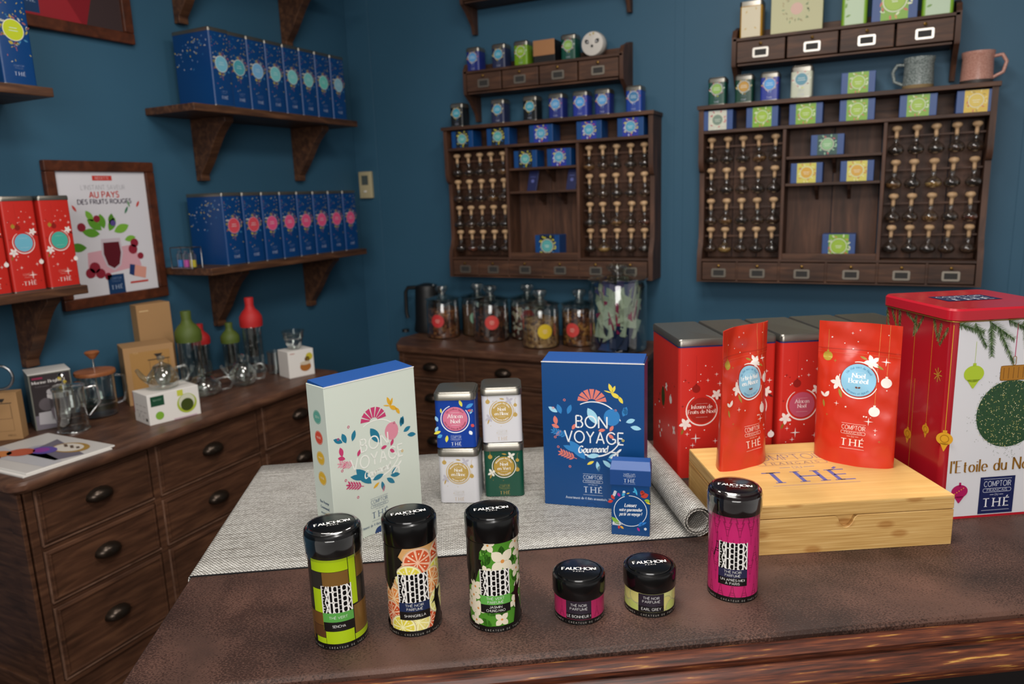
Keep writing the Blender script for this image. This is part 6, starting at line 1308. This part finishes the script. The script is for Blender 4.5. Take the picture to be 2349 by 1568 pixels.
# ------------------------------------------------------------------ row of big red tins
TAng = 30.6; d1 = Vector((math.cos(R(TAng)), math.sin(R(TAng)), 0))
def art_red_side():
    cv = Cv(); rnd = random.Random(3); W = '#e0cfc8'; D = '#3a2a10'
    for i in range(26): (cv.star if i % 2 else cv.circ)(rnd.uniform(-.08, .08), rnd.uniform(.05, .2), rnd.uniform(.0012, .004), rnd.choice((W, D, '#6a1a14', W)))
    cv.circ(-.012, .152, .013, '#2f3a14', 20, ry=.022); cv.bauble(.045, .16, .009, W, .0); cv.flower(.012, .18, .01, W, 4, 30); cv.flower(.07, .1, .012, W, 4, 60); cv.star(-.045, .135, .012, '#5a1c10')
    for x in (-.012, .045, .075): cv.rect(x-.0002, .16, x+.0002, .284, '#a82a20')
    return cv
arts = [(['Infusion de', 'Fruits de Noël'], '#a3231c', '#f0dcd4'), (['Noël', 'en Rouge'], '#a3231c', '#f0dcd4'), (['African', 'Noël'], '#b8506a', '#f0dce0'), (['Noël'], '#6fb3c9', '#f0f0f0'), (['Noël'], '#6fb3c9', '#f0f0f0')]
nmz = ['leftmost', 'second, behind narrow pouch', 'third, pink label', 'fourth, behind the wide pouch', 'fifth, beside the big square tin']
for i in range(5):
    cv = art_red_tin(arts[i][1], arts[i][0], tcol=arts[i][2]); cv.star(-.012, .09, .011, '#efe6e0')
    cv.t = [q for q in cv.t]
    t = tall_tin('big_red_tin', 'big red tin with steel lid in the desk row, ' + nmz[i], M['red'], cv, art_red_side() if i == 0 else None, w=.0985, d=.2, h=.3, group='red bulk tins in a row on the desk')
    t.location = Vector((-.351, 1.448, TZ)) + d1*(.04925 + i*.1065) + (Vector((-.5, .86, 0))*.004*(i % 2)); t.rotation_euler = (0, 0, R(TAng))
    m = MB().loft([rrect(-.0496, .0496, -.0004, .2004, .2865, .007), rrect(-.0496, .0496, -.0004, .2004, .283, .007)]).build('blue_band', plain('navy_band', '#14306c', .4), t, 40)

# ------------------------------------------------------------------ big square red and white tin
FLt = Vector((.121, 1.432, TZ)); an = 31.5; w = .2
t = thing('square_caddy', 'big red and white square tin with fir branches and hanging bauble', 'tin', FLt, R(an)); h = .383
MB().loft([rrect(0, w, 0, w, .001, .012, 6), rrect(0, w, 0, w, h-.02, .012, 6)]).build('body', M['crim'] if 'crim' in M else plain('crimson_lacquered_tin', '#9c1220', .25, coat=.4), t, 30)
lr = plain('red_lacquered_lid', '#b01828', .25, coat=.4); e = .005
MB().loft([rrect(-e+.003, w+e-.003, -e+.003, w+e-.003, h-.0215, .018, 6), rrect(-e, w+e, -e, w+e, h-.0195, .02, 6), rrect(-e, w+e, -e, w+e, h-.0035, .02, 6), rrect(-e+.003, w+e-.003, -e+.003, w+e-.003, h, .018, 6)] + [rrect(.012, w-.012, .012, w-.012, h-.0008, .012, 6)]).build('lid', lr, t, 30)
MB().tube(rrect(-.0035, w+.0035, -.0035, w+.0035, h-.022, .0185, 6), .0009, 6, True).build('gold_rim', plain('gold_line', '#a8843a', .35, .8), t, 60)
cv = Cv(); cv.rect(-.052, -.022, .052, .038, '#1a2348'); cv.up(); cv.text('COMPTOIR', 0, .018, .012, '#c9c9d4', 'sans', fit=.088); cv.text('FRANÇAIS', 0, .008, .006, '#c9c9d4', 'sans', fit=.05); cv.text('THÉ', 0, -.016, .018, '#e0e0e6', 'serif', fit=.08, tr=.5)
cv.build('lid_print', t, lambda u, v, e_: (w*.5+u, w*.52+v, h-.0004+e_), .0002)
MB().loft([rrect(-.001, w+.001, -.001, w+.001, 0, .012, 6), rrect(-.001, w+.001, -.001, w+.001, .003, .012, 6)]).build('base_rim', lr, t, 30)
def fir(cv, x, y, ln, ang, rnd, w0=.013):
    a = R(ang); n = int(ln/.0007)
    for i in range(n):
        q = i/n; bx0, by0 = x+ln*q*math.cos(a), y+ln*q*math.sin(a)
        for sd in (-1, 1):
            l_ = w0*(1-.35*q)*rnd.uniform(.75, 1.1); b = ang+sd*rnd.uniform(38, 60); cv.t.append(([(bx0-.0006, by0), (bx0+.0006, by0), (bx0+l_*math.cos(R(b)), by0+l_*math.sin(R(b)))], rnd.choice(('#2f4a22', '#45622f', '#5c7a44', '#24391b', '#8a9c74')), cv.L))
def gold_b(cv, x, y, s, c='#c89424'):
    cv.circ(x, y, s, c, 20, ry=s*.85); cv.poly([(x-s*.5, y-s*.6), (x+s*.5, y-s*.6), (x+s*.05, y-s*1.7), (x-s*.05, y-s*1.7)], c); cv.rect(x-s*.25, y+s*.8, x+s*.25, y+s*1.15, c); cv.rect(x-.0004, y+s, x+.0004, y+.2, c); cv.up().arc(x, y, s*.5, s*.12, 0, 360, '#9c6c14', 14)
rnd = random.Random(31); cv = Cv(); cv.rect(-.088, .004, .0995, h-.022, '#d5d4d8'); cv.up()
cx, cy, cr = .018, .192, .063
cols5 = ['#1f3d22', '#2f5a2c', '#3f6b34', '#c9bf74', '#25481f', '#4a6e38', '#e2dba8', '#35522a']
cv.circ(cx, cy, cr*.97, '#24452a', 44); cv.up()
for i in range(2600):
    q = math.sqrt(rnd.random())*cr*1.02; a_ = rnd.uniform(0, 2*PI); x_, y_ = cx+q*math.cos(a_), cy+q*math.sin(a_); l_ = rnd.uniform(.0015, .0045); b = rnd.uniform(0, PI); c_ = rnd.choice(cols5)
    if c_ in ('#c9bf74', '#e2dba8') and rnd.random() < .4: c_ = cols5[0]
    ww = .0005 if c_ not in ('#c9bf74', '#e2dba8') else .001
    cv.t.append(([(x_-l_*math.cos(b)*.5, y_-l_*math.sin(b)*.5), (x_+ww*math.sin(b), y_-ww*math.cos(b)), (x_+l_*math.cos(b)*.5, y_+l_*math.sin(b)*.5)], c_, cv.L+i % 3))
cv.L += 3
for i in range(90): a_ = rnd.uniform(0, 2*PI); q = cr*rnd.uniform(1.03, 1.28); cv.leaf(cx+q*math.cos(a_), cy+q*math.sin(a_), rnd.uniform(.0015, .004), .0006, rnd.uniform(0, 360), '#5a6a52', 3)
cv.rr(cx-.024, cy+cr-.002, cx+.024, cy+cr+.024, .004, .001, '#8a5c14'); cv.rect(cx-.024, cy+cr-.002, cx+.024, cy+cr+.024, '#a8701c'); cv.up()
for i in range(-2, 3): cv.line([(cx+i*.009, cy+cr+.001), (cx+i*.009, cy+cr+.021)], .0012, '#7a4c10')
cv.rr(cx-.003, cy+cr+.025, cx+.003, cy+cr+.04, .002, .0012, '#9a7040'); cv.rect(cx-.0006, cy+cr+.04, cx+.0006, h-.03, '#b8205c')
for x_, y_, l_, a_ in ((-.088, .352, .045, 195), (-.06, .358, .05, -60), (-.035, .36, .06, -35), (-.03, .352, .055, -85), (.0, .36, .05, -25), (.03, .36, .05, -80), (.05, .36, .05, -30), (-.09, .358, .05, -20), (.075, .36, .055, -100), (-.015, .345, .07, -62)): fir(cv, x_, y_, l_, a_, rnd)
cv.L += 1; gx = -.055; cv.circ(gx, .268, .0185, '#a9c02c', 26, ry=.015); cv.poly([(gx-.012, .258), (gx+.012, .258), (gx+.001, .242), (gx-.001, .242)], '#a9c02c'); cv.rect(gx-.0003, .285, gx+.0003, .325, '#a9c02c'); cv.rect(gx-.003, .282, gx+.003, .287, '#a9c02c')
rx = -.062; cv.circ(rx, .052, .0155, '#a81c58', 24, ry=.0125); cv.poly([(rx-.01, .043), (rx+.01, .043), (rx+.001, .03), (rx-.001, .03)], '#a81c58'); cv.rect(rx-.002, .062, rx+.002, .069, '#a81c58'); cv.up(); [cv.circ(rx-.009+.004*i, .048+.0025*i, .0011, '#e0a02c', 6) for i in range(5)]
cv.text("l'Etoile du Nord", -.082, .088, .022, '#8a5f1c', 'serifE', al='l', fit=.17, tr=.26)
x0 = .0; cv.rect(-.024, .006, .042, .076, '#1a2350'); cv.up(); logo(cv, .009, .072, .053, '#c4c8d8', '#e6e6ea')
cv.build('front_print', t, flat_y(w/2), .0001, 'print_gloss', bounds=(-.0895, .0995, .003, h-.022))
rnd = random.Random(5); cv = Cv()
for x_, y_, l_, a_ in ((-.09, .355, .04, -75), (-.075, .36, .045, -60), (-.05, .36, .04, -85), (-.03, .36, .04, -30), (0, .358, .04, -95), (.02, .36, .045, -120), (.05, .36, .035, -70), (.07, .355, .035, -100), (.088, .35, .04, -120)): fir(cv, x_, y_, l_, a_, rnd, .009)
for x_, y_, s_ in ((.05, .155, .0095), (.0, .13, .011), (.01, .04, .009), (-.05, .08, .008), (-.06, .2, .008)): gold_b(cv, x_, y_, s_)
[cv.line([(.072+.011*math.cos(R(a_)), .262+.013*math.sin(R(a_))), (.072-.011*math.cos(R(a_)), .262-.013*math.sin(R(a_)))], .0016, '#b98a34') for a_ in (0, 45, 90, 135)]
cv.build('side_print', t, flat_xl(0, w/2), .0001, 'print_gloss', bounds=(-.098, .098, .003, h-.024))
cv = Cv(); gold_b(cv, 0, .152, .0135); cv.rect(-.0005, .168, .0005, .355, '#c89424'); cv.build('corner_print', t, lambda u, v, e_: (.0035+u*.75, .0035-u*.6-.0006-e_, v), .0001, 'print_gloss')
